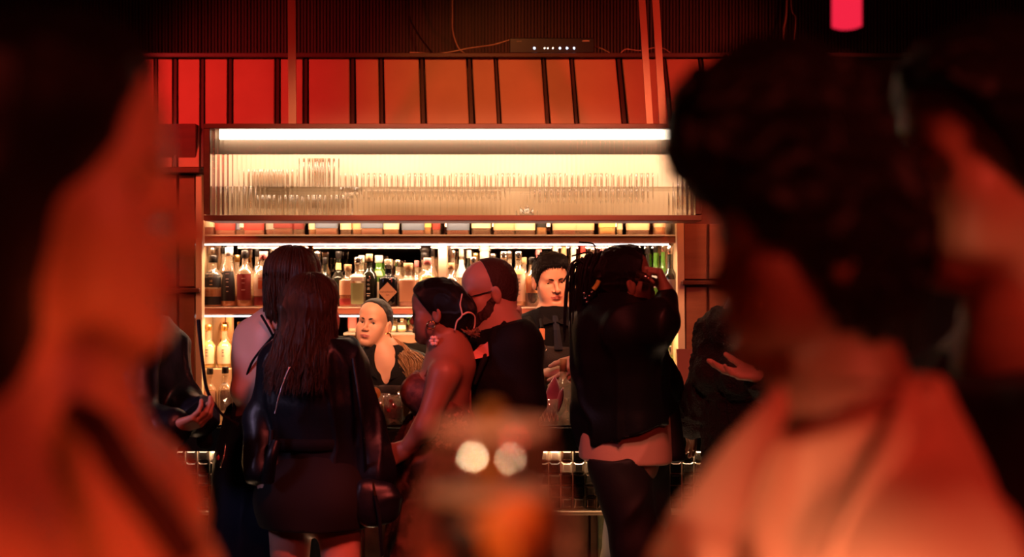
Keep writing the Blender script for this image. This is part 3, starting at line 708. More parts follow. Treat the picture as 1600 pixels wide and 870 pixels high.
CAPS = dict(black=flat('cap_black', (.015, .012, .012), .3), white=flat('cap_white', (.80, .72, .62), .4), cork=flat('cap_cork', (.62, .36, .18), .7), pink=flat('cap_pink', (.75, .22, .22), .4),
            silver=mat('cap_silver', (.75, .68, .6), .25, metal=1), gold=mat('cap_gold', (.85, .55, .2), .3, metal=1), red=flat('cap_red', (.6, .05, .04), .4), glass=None)
LAB = dict(black=(.012, .010, .012), cream=(.85, .70, .50), red=(.38, .045, .04), maroon=(.22, .03, .03), white=(.85, .80, .72), peach=(.85, .48, .28), orange=(.80, .30, .10), green=(.34, .42, .20), yellow=(.85, .62, .20), grey=(.35, .3, .28), blue=(.16, .2, .32))
def labm(k): return mat('paper_'+k, LAB[k], .55)
NECK = {'decanter': [(.9, .0), (1.0, .08), (1.0, .42), (.90, .56), (.62, .68), (.30, .74), (.27, .88), (.27, 1.0)],
        'tall': [(1.0, .0), (1.0, .54), (.93, .60), (.62, .68), (.38, .76), (.32, .84), (.32, .97), (.36, .975), (.36, 1.0)],
        'round': [(1.0, .0), (1.0, .55), (.96, .63), (.80, .70), (.52, .76), (.36, .80), (.33, .94), (.38, .95), (.38, 1.0)],
        'square': [(1.0, .0), (1.0, .64), (.96, .68), (.60, .72), (.38, .74), (.34, .90), (.40, .91), (.40, 1.0)],
        'cone': [(1.0, .0), (1.02, .30), (.92, .50), (.66, .66), (.45, .80), (.40, .96), (.44, .97), (.44, 1.0)],
        'wine': [(1.0, .0), (1.0, .50), (.94, .56), (.60, .63), (.40, .68), (.36, .75), (.34, .97), (.38, .975), (.38, 1.0)],
        'squat': [(.9, .0), (1.0, .08), (1.0, .50), (.92, .58), (.66, .66), (.38, .70), (.34, .86), (.42, .87), (.42, 1.0)]}
def bottle(px, base_z, Y, w, toppy, shape='round', glass=None, fill=('whisky', .5), label=None, band=None, cap='black', desc='', e=2.0, depth=None, capz=.14, name='bottle', extra=None, z0off=0, ornament=None):
    glass = glass or G_clear
    x = (px-CX)/FP*Y; H = (CAMZ-(toppy-CY)/FP*Y)-base_z; R = w/2/FP*Y; sy = depth or 1.0; sy = min(sy, .045/R)
    t = thing(name, desc, 'bottle', (x, Y, base_z+.0005)); c = (x, Y, base_z+.0005)
    body_h = H*(1-capz*.55)
    pr = NECK[shape]; prof = [(R*.86, 0), (R*.97, H*.012)]+[(R*r, body_h*z) for r, z in pr[1:]]
    pr2 = [(a, b) for a, b in prof]
    q = []
    for (r0, z0_), (r1, z1_) in zip(pr2[:-1], pr2[1:]):
        q += [(r0+(r1-r0)*s, z0_+(z1_-z0_)*s) for s in (0, .34, .67)]
    q.append(pr2[-1])
    V, F = lathe(q, 24, c, 1, sy, e); mk('glass_body', V, F, glass, t)
    zz = np.array([b for a, b in q]); rr = np.array([a for a, b in q])
    if fill:
        top = H*fill[1]; hs = np.linspace(H*.02, top, 8); V, F = lathe([(float(np.interp(h, zz, rr))*.93, h) for h in hs], 24, c, 1, sy, e); mk('liquid', V, F, LQ[fill[0]], t)
    cm = CAPS[cap] or G_clear; rc = R*pr[-1][0]*1.12
    V, F = lathe([(rc, body_h-H*capz*.45), (rc, H*.99), (rc*.92, H)], 16, c); 
    if ornament: V, F = joinvf([(V, F)]+[lathe([(.002, 0), (rc*1.1, rc*.6), (rc*1.3, rc*1.4), (rc*.5, rc*2.2), (.001, rc*2.4)], 12, (c[0], c[1], c[2]+H*.96))])
    mk('cap', V, F, cm, t)
    def patch(nm, lz, hz, m, ang=58, off=.0012):
        n = 13; V = []
        for h in np.linspace(lz, hz, 5):
            r = float(np.interp(h*H, zz, rr))+off
            for a in np.linspace(-ang, ang, n):
                a = math.radians(a-90); ca, sa = math.cos(a), math.sin(a); qq = (abs(ca)**e+abs(sa)**e)**(-1/e)
                V.append((x+r*qq*ca, Y+r*qq*sa*sy, c[2]+h*H))
        F = [(j*n+i, j*n+i+1, (j+1)*n+i+1, (j+1)*n+i) for j in range(4) for i in range(n-1)]
        return mk(nm, V, F, m, t)
    if label:
        for L in (label if isinstance(label, list) else [label]): patch('label', L[1], L[2], labm(L[0]), *(L[3:4]))
    if extra:
        for (txt, hz, size, colr) in extra:
            if txt == '-':
                w_ = size*.0022; yy = Y-R*sy-.0026; V = [(x-w_, yy, c[2]+hz*H-.0015), (x+w_, yy, c[2]+hz*H-.0015), (x+w_, yy, c[2]+hz*H+.0015), (x-w_, yy, c[2]+hz*H+.0015)]; V += [(p, q+.0006, r) for p, q, r in V]
                mk('print_line', V, [(0, 1, 2, 3), (7, 6, 5, 4)]+[(k, k+4, (k+1) % 4+4, (k+1) % 4) for k in range(4)], mat('ink_'+colr[0], colr[1], .5), t, smooth=False); continue
            text('label_print', txt, (x, Y-R*sy*(1.0 if e > 2.5 else 1.0)-.0022, c[2]+hz*H), size, mat('ink_'+colr[0], colr[1], .5), t)
    return t, x, R, H
BLKI = ('black', (.02, .015, .015)); GOLDI = ('gold', (.8, .6, .35)); WHI = ('white', (.85, .8, .75)); MARI = ('maroon', (.25, .06, .05))
YF, YK = 6.105, 6.20                      # front row, back row
def row(L, bz, Y):
    for b in L: bottle(b[0], bz, Y, b[1], b[2], **b[3])
zb_ = zB+.001
row([
 (333, 33, 399, dict(shape='round', fill=('whisky', .35), label=[('black', .38, .68), ('black', .04, .20)], cap='black', extra=[('-', .60, 5, GOLDI), ('18', .50, .014, GOLDI), ('-', .43, 3, GOLDI)], desc='broad whisky bottle with black label, leftmost in the front row')),
 (358, 25, 387, dict(shape='cone', fill=('amber', .30), label=('black', .10, .60), cap='white', extra=[('-', .56, 4, WHI), ('-', .47, 3, WHI), ('-', .42, 2, WHI), ('-', .34, 3, WHI), ('-', .26, 2, WHI)], desc='slender clear bottle with tall black label and white cap')),
 (383, 28, 391, dict(shape='round', fill=('amber', .22), label=[('maroon', .12, .58, 50)], cap='black', extra=[('-', .50, 4, WHI), ('-', .42, 3, WHI), ('-', .30, 4, WHI)], desc='round shouldered bottle with maroon arched label and black cap')),
 (412, 31, 393, dict(shape='round', fill=('straw', .45), label=[('cream', .20, .60), ('maroon', .03, .18), ('orange', .32, .52, 22)], cap='pink', desc='clear bottle with cream label, orange emblem and red cap', e=2.6)),
 (544, 26, 413, dict(shape='square', fill=('orange', .36), label=[('peach', .28, .62), ('red', .05, .20)], cap='cork', e=3.5, desc='small clear bottle with peach and red labels and cork, beside the black jacket woman')),
 (560, 30, 402, dict(shape='square', fill=None, label=[('white', .52, .66, 34), ('green', .06, .48, 34)], cap='silver', e=4, desc='square clear gin bottle with green printed label')),
 (577, 25, 397, dict(shape='round', glass=G_dark, fill=None, label=None, cap='cork', extra=[('季', .50, .014, WHI), ('の', .42, .013, WHI), ('美', .34, .014, WHI), ('-', .25, 4, WHI), ('-', .21, 3, WHI)], desc='black round bottle with cork and white vertical characters')),
 (607, 29, 405, dict(shape='square', glass=G_blk, fill=None, label=None, cap='glass', e=3.6, capz=.2, name='apothecary_bottle', desc='black apothecary bottle with large peach diamond label')),
 (638, 32, 411, dict(shape='square', fill=('pink', .62), label=[('peach', .12, .60, 42)], cap='cork', e=4, desc='square clear bottle with pinkish label and cork, right of the black apothecary bottle')),
 (668, 29, 403, dict(shape='round', fill=('yellow', .55), label=[('yellow', .20, .62)], cap='pink', desc='clear bottle with yellow label and pink cap beside the divider')),
 (705, 24, 411, dict(shape='round', fill=('red', .55), label=None, cap='cork', desc='small bottle of dark red liquor with cork, right of the divider')),
 (787, 24, 393, dict(shape='square', fill=('straw', .60), label=[('black', .04, .60, 60)], cap='silver', e=4, desc='clear square bottle with large black label, right of the bearded man')),
 (810, 25, 393, dict(shape='round', fill=('straw', .60), label=[('cream', .10, .58), ('yellow', .59, .68)], cap='silver', desc='clear bottle with sketched cream label and yellow neck band', extra=[('-', .50, 3, BLKI), ('-', .44, 4, BLKI), ('-', .37, 2, BLKI), ('-', .30, 4, BLKI), ('-', .23, 3, BLKI)])),
 (832, 24, 402, dict(shape='round', fill=('brown', .28), label=[('orange', .28, .62)], cap='black', desc='bottle with orange label half hidden by the bartender man')),
 (740, 26, 402, dict(shape='round', fill=('straw', .5), label=('cream', .15, .5), cap='silver', desc='clear bottle mostly hidden behind the bearded man')),
 (1047, 24, 384, dict(shape='wine', glass=G_dark, fill=None, label=('grey', .20, .45), cap='silver', desc='dark green bottle at the right end behind the raised hand')),
], zb_, YF)
row([
 (331, 24, 385, dict(shape='cone', fill=('whisky', .4), label=('cream', .2, .5), cap='silver', desc='clear bottle at the left end of the back row')),
 (350, 20, 383, dict(shape='tall', fill=('whisky', .5), label=('black', .3, .55), cap='black', desc='clear bottle in the back row behind the slender one')),
 (371, 20, 398, dict(shape='wine', fill=('straw', .6), label=('orange', .3, .6), cap='gold', desc='yellowish bottle in the back row left of the maroon labelled one')),
 (402, 20, 388, dict(shape='tall', fill=('amber', .5), label=('cream', .3, .55), cap='black', desc='bottle with tall black cap in the back row beside the red capped one')),
 (430, 30, 382, dict(shape='squat', fill=('straw', .5), label=('cream', .3, .5), cap='glass', capz=.3, desc='wide clear decanter bottle with tall stopper, left of the bob haired woman')),
 (472, 22, 381, dict(shape='wine', fill=('orange', .5), label=('orange', .3, .5), cap='cork', desc='bottle with orange seal just above the bob haired woman')),
 (496, 26, 392, dict(shape='tall', fill=('straw', .5), label=('cream', .3, .5), cap='silver', desc='clear bottle with silver cap above the black jacket woman')),
 (508, 20, 402, dict(shape='tall', glass=G_dark, fill=None, label=('grey', .3, .6), cap='black', desc='dark patterned bottle above the black jacket woman')),
 (529, 22, 392, dict(shape='wine', glass=G_dark, fill=None, label=('yellow', .66, .78, 80), cap='black', desc='dark bottle with yellow neck band in the back row')),
 (565, 22, 399, dict(shape='square', fill=('straw', .5), label=('white', .4, .6), cap='white', e=4, desc='square bottle with big white cap in the back row')),
 (592, 30, 399, dict(shape='round', glass=G_green, fill=('lime', .4), label=[('cream', .15, .48), ('pink' if False else 'peach', .60, .70, 30)], cap='white', desc='bright green bottle with white neck seal')),
 (622, 24, 406, dict(shape='tall', fill=('straw', .5), label=('cream', .3, .5), cap='silver', desc='clear bottle behind the black apothecary bottle')),
 (651, 18, 407, dict(shape='tall', fill=('pink', .5), label=('peach', .3, .5), cap='pink', desc='pink necked bottle in the back row left of the divider')),
 (664, 28, 394, dict(shape='squat', fill=('straw', .5), label=('cream', .3, .5), cap='black', ornament=True, desc='clear bottle with ornate black stopper in the back row')),
 (676, 16, 388, dict(shape='tall', fill=('amber', .5), label=('maroon', .3, .5), cap='black', desc='slim tall bottle just left of the divider')),
 (693, 20, 412, dict(shape='tall', fill=('straw', .5), label=('cream', .3, .5), cap='white', desc='short pale bottle just right of the divider')),
 (708, 18, 391, dict(shape='wine', fill=('straw', .5), label=('grey', .3, .5), cap='silver', desc='bottle with ribbed grey cap in the back row')),
 (721, 20, 388, dict(shape='tall', fill=('straw', .6), label=('white', .5, .8, 80), cap='white', desc='tall white necked bottle above the bearded man')),
 (733, 20, 391, dict(shape='tall', glass=G_dark, fill=None, label=('grey', .3, .5), cap='white', desc='dark bottle with white cap above the bearded man')),
 (743, 22, 395, dict(shape='round', fill=('amber', .5), label=('cream', .3, .5), cap='gold', desc='brown capped bottle above the bearded man')),
 (757, 32, 393, dict(shape='squat', fill=('straw', .5), label=('cream', .3, .5), cap='white', ornament=True, desc='clear round bottle with a carved white stopper')),
 (770, 20, 396, dict(shape='tall', fill=('straw', .5), label=('cream', .3, .5), cap='silver', desc='clear bottle right of the one with the carved white stopper')),
 (796, 22, 392, dict(shape='tall', fill=('straw', .5), label=('cream', .3, .5), cap='silver', desc='clear bottle in the back row behind the black labelled one')),
 (819, 20, 402, dict(shape='tall', fill=('amber', .5), label=('orange', .3, .5), cap='cork', desc='orange labelled bottle in the back row near the bartender man')),
 (842, 22, 390, dict(shape='tall', fill=('amber', .5), label=('peach', .3, .6), cap='pink', desc='bottle with reddish cap above the left of the bartender man')),
 (868, 22, 384, dict(shape='wine', fill=('straw', .5), label=('white', .7, .95, 90), cap='white', desc='white necked bottle above the bartender man')),
 (881, 20, 385, dict(shape='wine', fill=('amber', .5), label=('peach', .7, .95, 90), cap='cork', desc='brown necked bottle right of the white necked one')),
 (896, 20, 384, dict(shape='wine', fill=('straw', .5), label=('cream', .7, .95, 90), cap='white', desc='bottle with long pale neck between the two men')),
 (911, 20, 383, dict(shape='wine', fill=('red', .5), label=('peach', .7, .95, 90), cap='red', desc='bottle with red neck seal behind the dreadlocks')),
 (926, 20, 386, dict(shape='tall', fill=('straw', .5), label=('cream', .3, .5), cap='silver', desc='clear bottle behind the top of the dreadlocks')),
 (942, 20, 387, dict(shape='tall', fill=('amber', .5), label=('orange', .3, .5), cap='pink', desc='bottle with pink cap left of the drinking man’s crown')),
 (1012, 18, 383, dict(shape='wine', glass=G_dark, fill=None, label=('grey', .3, .5), cap='black', desc='dark bottle just right of the drinking man’s crown')),
 (1024, 18, 381, dict(shape='wine', glass=G_green, fill=None, label=('grey', .3, .5), cap='black', desc='dark green bottle above the raised hand')),
 (1036, 20, 380, dict(shape='wine', glass=G_green, fill=None, label=('cream', .3, .5), cap='silver', desc='pale green bottle right above the raised hand')),
], zb_, YK)
# diamond label of the apothecary bottle
dt = [o for o in bpy.data.objects if o.name.startswith('apothecary_bottle')][0]
def diamond(nm, w, h, y, cz, m, x):
    V = [(x, y, cz-h), (x+w, y, cz), (x, y, cz+h), (x-w, y, cz)]; V += [(a, b+.0012, c) for a, b, c in V]
    mk(nm, V, [(0, 1, 2, 3), (7, 6, 5, 4)]+[(k, k+4, (k+1) % 4+4, (k+1) % 4) for k in range(4)], m, dt, smooth=False)
xd = (607-CX)/FP*YF; zd = CAMZ-(456-CY)/FP*YF; yd = YF-29/2/FP*YF-.004
diamond('diamond_label', .0455, .0465, yd, zd, labm('peach'), xd)
text('label_print', "HENDRICK'S", (xd, yd-.0006, zd), .0125, mat('ink_maroon', MARI[1], .5), dt)
text('label_print', 'GIN', (xd, yd-.0006, zd-.014), .009, mat('ink_maroon', MARI[1], .5), dt)
# top shelf: only the lower parts show below the cabinet
TOPS = [(327, 22, 'cream', 'red', 'cream'), (353, 34, 'red', 'pink', 'cream'), (373, 10, 'blue', 'brown', 'black'), (381, 14, 'white', 'brown', 'black'), (398, 34, 'red', 'pink', 'cream'), (425, 20, 'grey', 'red', 'cream'), (443, 34, 'maroon', 'red', 'peach'), (467, 20, 'maroon', 'brown', 'brown'),
 (489, 14, 'cream', 'whisky', 'x'), (511, 38, 'blue', 'pink', 'x'), (541, 20, 'cream', 'brown', 'x'), (559, 18, 'peach', 'whisky', 'x'), (582, 38, 'blue', 'pink', 'x'), (612, 26, 'cream', 'whisky', 'x'), (646, 38, 'blue', 'pink', 'x'), (668, 14, 'yellow', 'amber', 'x'), (682, 14, 'red', 'red', 'x'), (716, 38, 'blue', 'red', 'x'),
 (752, 32, 'cream', 'brown', 'x'), (788, 36, 'peach', 'brown', 'x'), (820, 34, 'cream', 'brown', 'x'), (846, 18, 'black', 'amber', 'x'), (882, 40, 'peach', 'red', 'x'), (912, 34, 'peach', 'brown', 'x'), (948, 28, 'yellow', 'yellow', 'x'), (968, 10, 'cream', 'straw', 'x'), (996, 38, 'peach', 'brown', 'x'), (1030, 20, 'peach', 'amber', 'x')]
for i, (px, w, lab, lq, _) in enumerate(TOPS):
    t, x, R, H = bottle(px, zA+.001, 6.12, w*.95, 282 if w < 30 else 292, shape=('square', 'tall', 'round')[i % 3], fill=(lq, .6), label=(lab, .10 if i % 3 else .14, .55, 62), cap=('black', 'cork', 'silver', 'gold')[i % 4], e=4.5 if w > 25 else 2.4, depth=.7 if w > 30 else 1.0,
        desc='%s %s bottle, %s label, top shelf, %s' % ('wide' if w > 30 else ('medium' if w > 15 else 'slim'), lq, lab, ['leftmost one', 'second from left', 'third from left', 'fourth from left', 'fifth from left', 'sixth from left', 'seventh from left', 'eighth from left, above the bob haired woman', 'ninth from left', 'tenth from left', 'eleventh from left', 'twelfth from left', 'above the round black bottle', 'above the black apothecary bottle', 'above the profile woman’s forehead', 'just left above the divider', 'just right above the divider', 'above the bald forehead', 'above the bearded man', 'above the black labelled square bottle', 'left above the bartender man', 'above the bartender man’s hair', 'above the dreadlocks', 'left above the drinking man', 'above the drinking man’s crown', 'fourth from the right end', 'next to the last at right', 'at the right end'][i]))
# lower level
zr_ = ZS(577)+.001
for i, px in enumerate((326, 351, 376)):
    bottle(px, zr_, 6.15, 23, 507, shape='wine', fill=('yellow', .62), label=[('cream', .10, .50)], cap='gold', extra=[('-', .42, 3, BLKI), ('-', .36, 2, BLKI), ('-', .28, 3, BLKI)],
           desc='tall bottle of yellow spirit with oval pale label, %s of three' % ('left', 'middle', 'right')[i])
zc_ = zC+.001
bottle(328, zc_, 6.045, 22, 575, shape='squat', fill=('amber', .5), label=('peach', .15, .5), cap='black', desc='small amber bottle with black cap on the steel counter')
bottle(352, zc_, 6.045, 23, 573, shape='squat', fill=('brown', .5), label=('grey', .62, .66), cap='black', desc='small bottle of dark brown liquor beside the small amber one')
bottle(402, zc_, 6.045, 24, 575, shape='squat', fill=('amber', .5), label=('cream', .15, .5), cap='black', desc='small amber bottle next to the bob haired woman’s arm')
V, F = lathe([(.050, 0), (.056, .01), (.040, .09), (.022, .13), (.026, .15), (.024, .15), (.001, .14)], 18, ((376-CX)/FP*6.035, 6.035, zc_), .8, .8)
jg = thing('dark_jug', 'dark steel jug on the counter at the left under the yellow bottles', 'jug', ((376-CX)/FP*6.035, 6.035, zc_)); mk('jug_body', V, F, mat('dark_steel', (.10, .06, .045), .35, metal=.6), jg)
bottle(551, zD+.001, 6.22, 13, 478, shape='square', fill=('pink', .8), label=('red', .15, .62), cap='silver', e=4, desc='small pink bottle on the low shelf left of the bartender woman')
bottle(612, zD+.001, 6.24, 16, 455+45, shape='round', fill=('straw', .5), label=('cream', .2, .5), cap='silver', desc='small pale bottle right of the bartender woman’s ear')
bottle(628, zD+.001, 6.24, 14, 498, shape='tall', fill=('amber', .5), label=('cream', .2, .5), cap='cork', desc='small amber bottle beneath the profile woman’s nose')
for i, (px, lb) in enumerate(((1036, 'cream'), (1048, 'grey'))):
    bottle(px, zc_, 6.12, 16, 540, shape='tall', fill=('straw', .6), label=(lb, .2, .5), cap='silver', desc='slim pale bottle on the steel counter, %s behind the drinking man’s back' % ('nearer' if i else 'farther'))
bottle(1046, zc_, 6.24, 20, 487, shape='wine', glass=G_green, fill=None, label=('cream', .2, .45), cap='gold', desc='pale green wine bottle at the right end of the steel counter')
# herbs on the low shelf
hp = thing('herb_pot', 'green herbs in a glass behind the profile woman’s chin', 'plant', ((655-CX)/FP*6.22, 6.22, zD+.001)); cx_ = hp.location
V, F = lathe([(.022, 0), (.03, .05), (.028, .05), (.02, .006), (.001, .005)], 14, tuple(cx_), cap=False); mk('pot', V, F, mat('pale_pot', (.6, .5, .35), .3), hp)
V = []; F = []
for i in range(60):
    a = RNG.rand()*6.28; r = .015+.05*RNG.rand(); h = .04+.07*RNG.rand(); c = np.array(cx_)+[r*math.cos(a), r*math.sin(a)*.6, h]; u = unit(RNG.randn(3)) if 'unit' in globals() else np.array((1, 0, 0)); v = np.cross(u, (0.3, .5, .8)); v /= np.linalg.norm(v)
    b = len(V); V += [c-u*.014, c+v*.006, c+u*.014, c-v*.006]; F.append((b, b+1, b+2, b+3))
o = mk('foliage', V, F, mat('herb_green', (.25, .42, .10), .5), hp, smooth=False); o['kind'] = 'stuff'
# ------------------------------------------------------------------ front bar
YB0 = 5.0; kb = YB0/FP; XB = lambda px: (px-CX)*kb; ZB = lambda py: CAMZ-(py-CY)*kb
bar = thing('bar_counter', 'long bar counter with black top, front covered in small square mirror tiles', 'bar', (XB(700), 5.3, 0))
zt_ = ZB(663); xbl, xbr = XB(150), XB(1330)
M_top = mat('black_stone', (.010, .009, .009), .12, coat=.4)
box('counter_top', (xbl, YB0-.02, ZB(668)), (xbr, 5.52, zt_), M_top, bar, .003)
box('edge_panel', (xbl, YB0-.008, ZB(705)), (xbr, YB0+.002, ZB(668)), M_top, bar, .002)
box('tile_backing', (xbl, YB0+.030, ZB(800)), (xbr, YB0+.06, ZB(705)), mat('pale_grout', (.78, .60, .42), .6), bar, 0)
M_ledge = mat('brass_ledge', (.55, .36, .24), .35, metal=.5)
box('ledge', (xbl, YB0-.012, ZB(804)), (xbr, YB0+.05, ZB(798)), M_ledge, bar, .002)
box('lower_body', (xbl, YB0+.07, 0), (xbr, 5.45, ZB(800)), M_woodd, bar, 0)
box('light_strip', (xbl, YB0+.004, ZB(705)+.004), (xbr, YB0+.014, ZB(705)+.010), emit('counter_led', (1.0, .66, .40), 50.0), bar, 0)
M_lp = mat('marbled_panel', (.16, .075, .045), .35, var=(9, (.05, .022, .015), .6), bump=('noise', 20, .3))
for i in range(20):
    a = xbl+i*.1485; box('lower_panel', (a+.004, YB0+.045, .06), (a+.1445, YB0+.07, ZB(806)), M_lp, bar, .003)
for px in (362, 628, 940): box('pilaster', (XB(px-5), YB0+.018, 0), (XB(px+5), YB0+.05, ZB(806)), mat('green_pilaster', (.10, .13, .07), .4, var=(20, (.25, .2, .1), .6)), bar, .002)
tube('foot_rail', [(xbl, YB0-.14, .18), (xbr, YB0-.14, .18)], .019, M_ledge, bar, sm=False)
for px in (250, 620, 960): tube('rail_bracket', [(XB(px), YB0-.14, .18), (XB(px), YB0+.06, .18)], .010, M_ledge, bar, sm=False)
tcols = [((.03, .02, .016), .08, .9), ((.55, .42, .32), .10, .9), ((.75, .58, .42), .25, .3), ((.14, .07, .045), .10, .8), ((.33, .24, .17), .08, .9), ((.02, .014, .012), .15, .2)]
tm = [mat('tile_%s' % n, c, r, metal=mt) for n, (c, r, mt) in zip(('smoke', 'silver', 'cream', 'bronze', 'grey', 'black'), tcols)]
tp = 19*kb; ts = tp*.885; tmesh = {}
for j, m_ in enumerate(tm):
    a, b = ts/2, ts*.30; q = [(-a, 0, -a), (a, 0, -a), (a, 0, a), (-a, 0, a)]; r_ = [(-b, -.008, -b), (b, -.008, -b), (b, -.008, b), (-b, -.008, b)]; z_ = [(-a, .012, -a), (a, .012, -a), (a, .012, a), (-a, .012, a)]
    me = bpy.data.meshes.new('tile'); me.from_pydata(r_+q+z_, [], [(0, 1, 2, 3)]+[f for k in range(4) for f in ((k, 4+k, 4+(k+1) % 4, (k+1) % 4), (4+k, 8+k, 8+(k+1) % 4, 4+(k+1) % 4))]); me.materials.append(m_)
    tmesh[j] = me
rr_ = random.Random(5)
for c in range(57):
    for r in range(5):
        if c*5+r >= 285: break
        px = 221+19*c; o = bpy.data.objects.new('tile', tmesh[rr_.choices(range(6), (5, 3, 2, 3, 3, 4))[0]]); COL.objects.link(o); o.parent = bar
        o.location = Vector((XB(px), YB0+.020, ZB(796.5-9.3-18.6*r)))-bar.location; o.rotation_euler = (rr_.uniform(-.02, .02), 0, rr_.uniform(-.02, .02))
# ------------------------------------------------------------------ things on the bar
zbt = zt_+.001
def glassware(nm, label, px, Y, prof, m, n=28, e=2.0, cat='glass'):
    c = ((px-CX)/FP*Y, Y, zbt); t = thing(nm, label, cat, c); V, F = lathe(prof, n, c, 1, 1, e, cap=False); mk('bowl', V, F, m, t); return t, c
# dropper bottle
t, x, R, H = bottle(833, zbt, 5.10, 23, 577, shape='squat', fill=('amber', .52), label=None, cap='glass', capz=.32, name='bitters_bottle', desc='small amber filled bottle with glass stopper on the bar')
# crystal bottle with wide stopper
t, x, R, H = bottle(880, zbt, 5.22, 38, 560, shape='decanter', fill=None, label=None, cap='cork', capz=.22, name='crystal_decanter', desc='round clear decanter with tall stopper in front of the bartender man')
M_cut = mat('cut_crystal', (1, .95, .88), .03, trans=1.0, ior=1.35)
t, c = glassware('cut_tumbler', 'cut crystal tumbler holding a purple flower petal', 858, 5.06, [(.030, 0), (.035, .004), (.037, .05), (.039, .095), (.036, .095), (.033, .02), (.001, .016)], thin_glass('crystal_thin', (.97, .92, .86), .20, .03, diff=.14, dcol=(1, .85, .7)))
for k in range(12):
    a = k*PI/6
    for s in (-1, 1):
        tube('cut_rib', [(c[0]+.036*math.cos(a+s*q), c[1]+.036*math.sin(a+s*q), c[2]+.008+.035*h) for h, q in ((0, 0), (.5, .13), (1, .26))], .0014, thin_glass('rib_glass', (.9, .85, .8), .5, .05, diff=.3, dcol=(1, .8, .6)), t, 4)
pt = thing('flower_petal', 'purple pink petal garnish standing in the cut tumbler', 'garnish', (c[0], c[1], c[2]+.02)); M_pet = mat('purple_petal', (.35, .05, .13), .35, var=(14, (.60, .16, .22), .8), sheen=.3)
for (dx, lean_, hh, w) in ((-.012, -.20, .150, .020), (.006, .10, .165, .034), (.018, .30, .120, .020)):
    V = []; n1 = 11
    for i in range(n1):
        t_ = i/(n1-1); ww = w*math.sin(PI*min(1, t_*.93+.06))**.8
        for j in range(7):
            s = (j-3)/3; V.append((c[0]+dx+lean_*hh*t_+ww*s*.9, c[1]-.006+.012*s*s-.01*t_, c[2]+.018+hh*t_))
    F = [(i*7+j, i*7+j+1, (i+1)*7+j+1, (i+1)*7+j) for i in range(n1-1) for j in range(6)]
    o = mk('petal', V, F, M_pet, pt); md = o.modifiers.new('t', 'SOLIDIFY'); md.thickness = .0012
t, c = glassware('small_carafe', 'tiny clear bud carafe at the right of the cut tumbler', 886, 5.04, [(.022, 0), (.026, .004), (.026, .022), (.020, .034), (.008, .05), (.0065, .085), (.011, .10), (.009, .10), (.005, .085), (.006, .05), (.017, .034), (.023, .02), (.001, .006)], thin_glass('crystal_thin', (.97, .92, .86), .15, .03), cat='carafe')
# cocktail tumblers by the black jacket woman
def ice(par, c, n, r, h, seed):
    R = random.Random(seed)
    for i in range(n):
        s = .011; a = R.random()*6.28; rr = r*R.random()**.5
        V, F = boxvf((-s, -s, -s), (s, s, s), .003); Rm = np.array(Matrix.Rotation(R.random()*3, 3, (R.random(), R.random(), 1)))
        mk('ice_cube', np.array(V) @ Rm.T+np.array((c[0]+rr*math.cos(a), c[1]+rr*math.sin(a), c[2]+.018+h*i/n)), F, M_cut, par, smooth=False)
t, c = glassware('rocks_glass', 'rocks glass with ice and red berries on the bar, nearest the profile woman', 614, 5.12, [(.034, 0), (.038, .003), (.042, .10), (.040, .10), (.036, .012), (.001, .010)], thin_glass('crystal_thin', (.97, .92, .86), .20, .03, diff=.14, dcol=(1, .85, .7)))
V, F = lathe([(.035, .013), (.0385, .06)], 24, c); mk('drink', V, F, LQ['pink'], t); ice(t, c, 5, .02, .07, 3)
for i, (dx, dz) in enumerate(((-.012, .045), (.006, .062), (-.004, .083))):
    V, F = lathe([(.010*math.sin(a)+.0005, -.011*math.cos(a)) for a in np.linspace(0, PI, 9)], 12, (c[0]+dx, c[1]-.03, c[2]+dz), cap=False); mk('berry', V, F, mat('berry_red', (.65, .06, .05), .3, sss=.1), t)
t, c = glassware('rocks_glass', 'rocks glass half hidden by the black jacket woman’s elbow', 594, 5.2, [(.034, 0), (.038, .003), (.042, .10), (.040, .10), (.036, .012), (.001, .010)], thin_glass('crystal_thin', (.97, .92, .86), .20, .03, diff=.14, dcol=(1, .85, .7)))
V, F = lathe([(.035, .013), (.0385, .06)], 24, c); mk('drink', V, F, LQ['straw'], t); ice(t, c, 6, .02, .08, 4)
t, c = glassware('rocks_glass', 'rocks glass of amber drink at the right beside the profile woman’s arm', 636, 5.2, [(.030, 0), (.034, .003), (.038, .11), (.036, .11), (.032, .012), (.001, .010)], thin_glass('crystal_thin', (.97, .92, .86), .20, .03, diff=.14, dcol=(1, .85, .7)))
V, F = lathe([(.031, .013), (.0345, .08)], 24, c); mk('drink', V, F, LQ['amber'], t)
ly = thing('lime_slice', 'yellow green citrus wedge on the rim of the half hidden rocks glass', 'garnish', ((585-CX)/FP*5.16, 5.16, ZB(625)))
V, F = lathe([(.001, -.004), (.024, -.004), (.026, 0), (.024, .004), (.001, .004)], 20, (0, 0, 0)); V = np.array(V)[:, [0, 2, 1]]; mk('slice', V+np.array(ly.location)+[0, 0, .012], F, mat('lime_flesh', (.75, .62, .12), .35), ly)
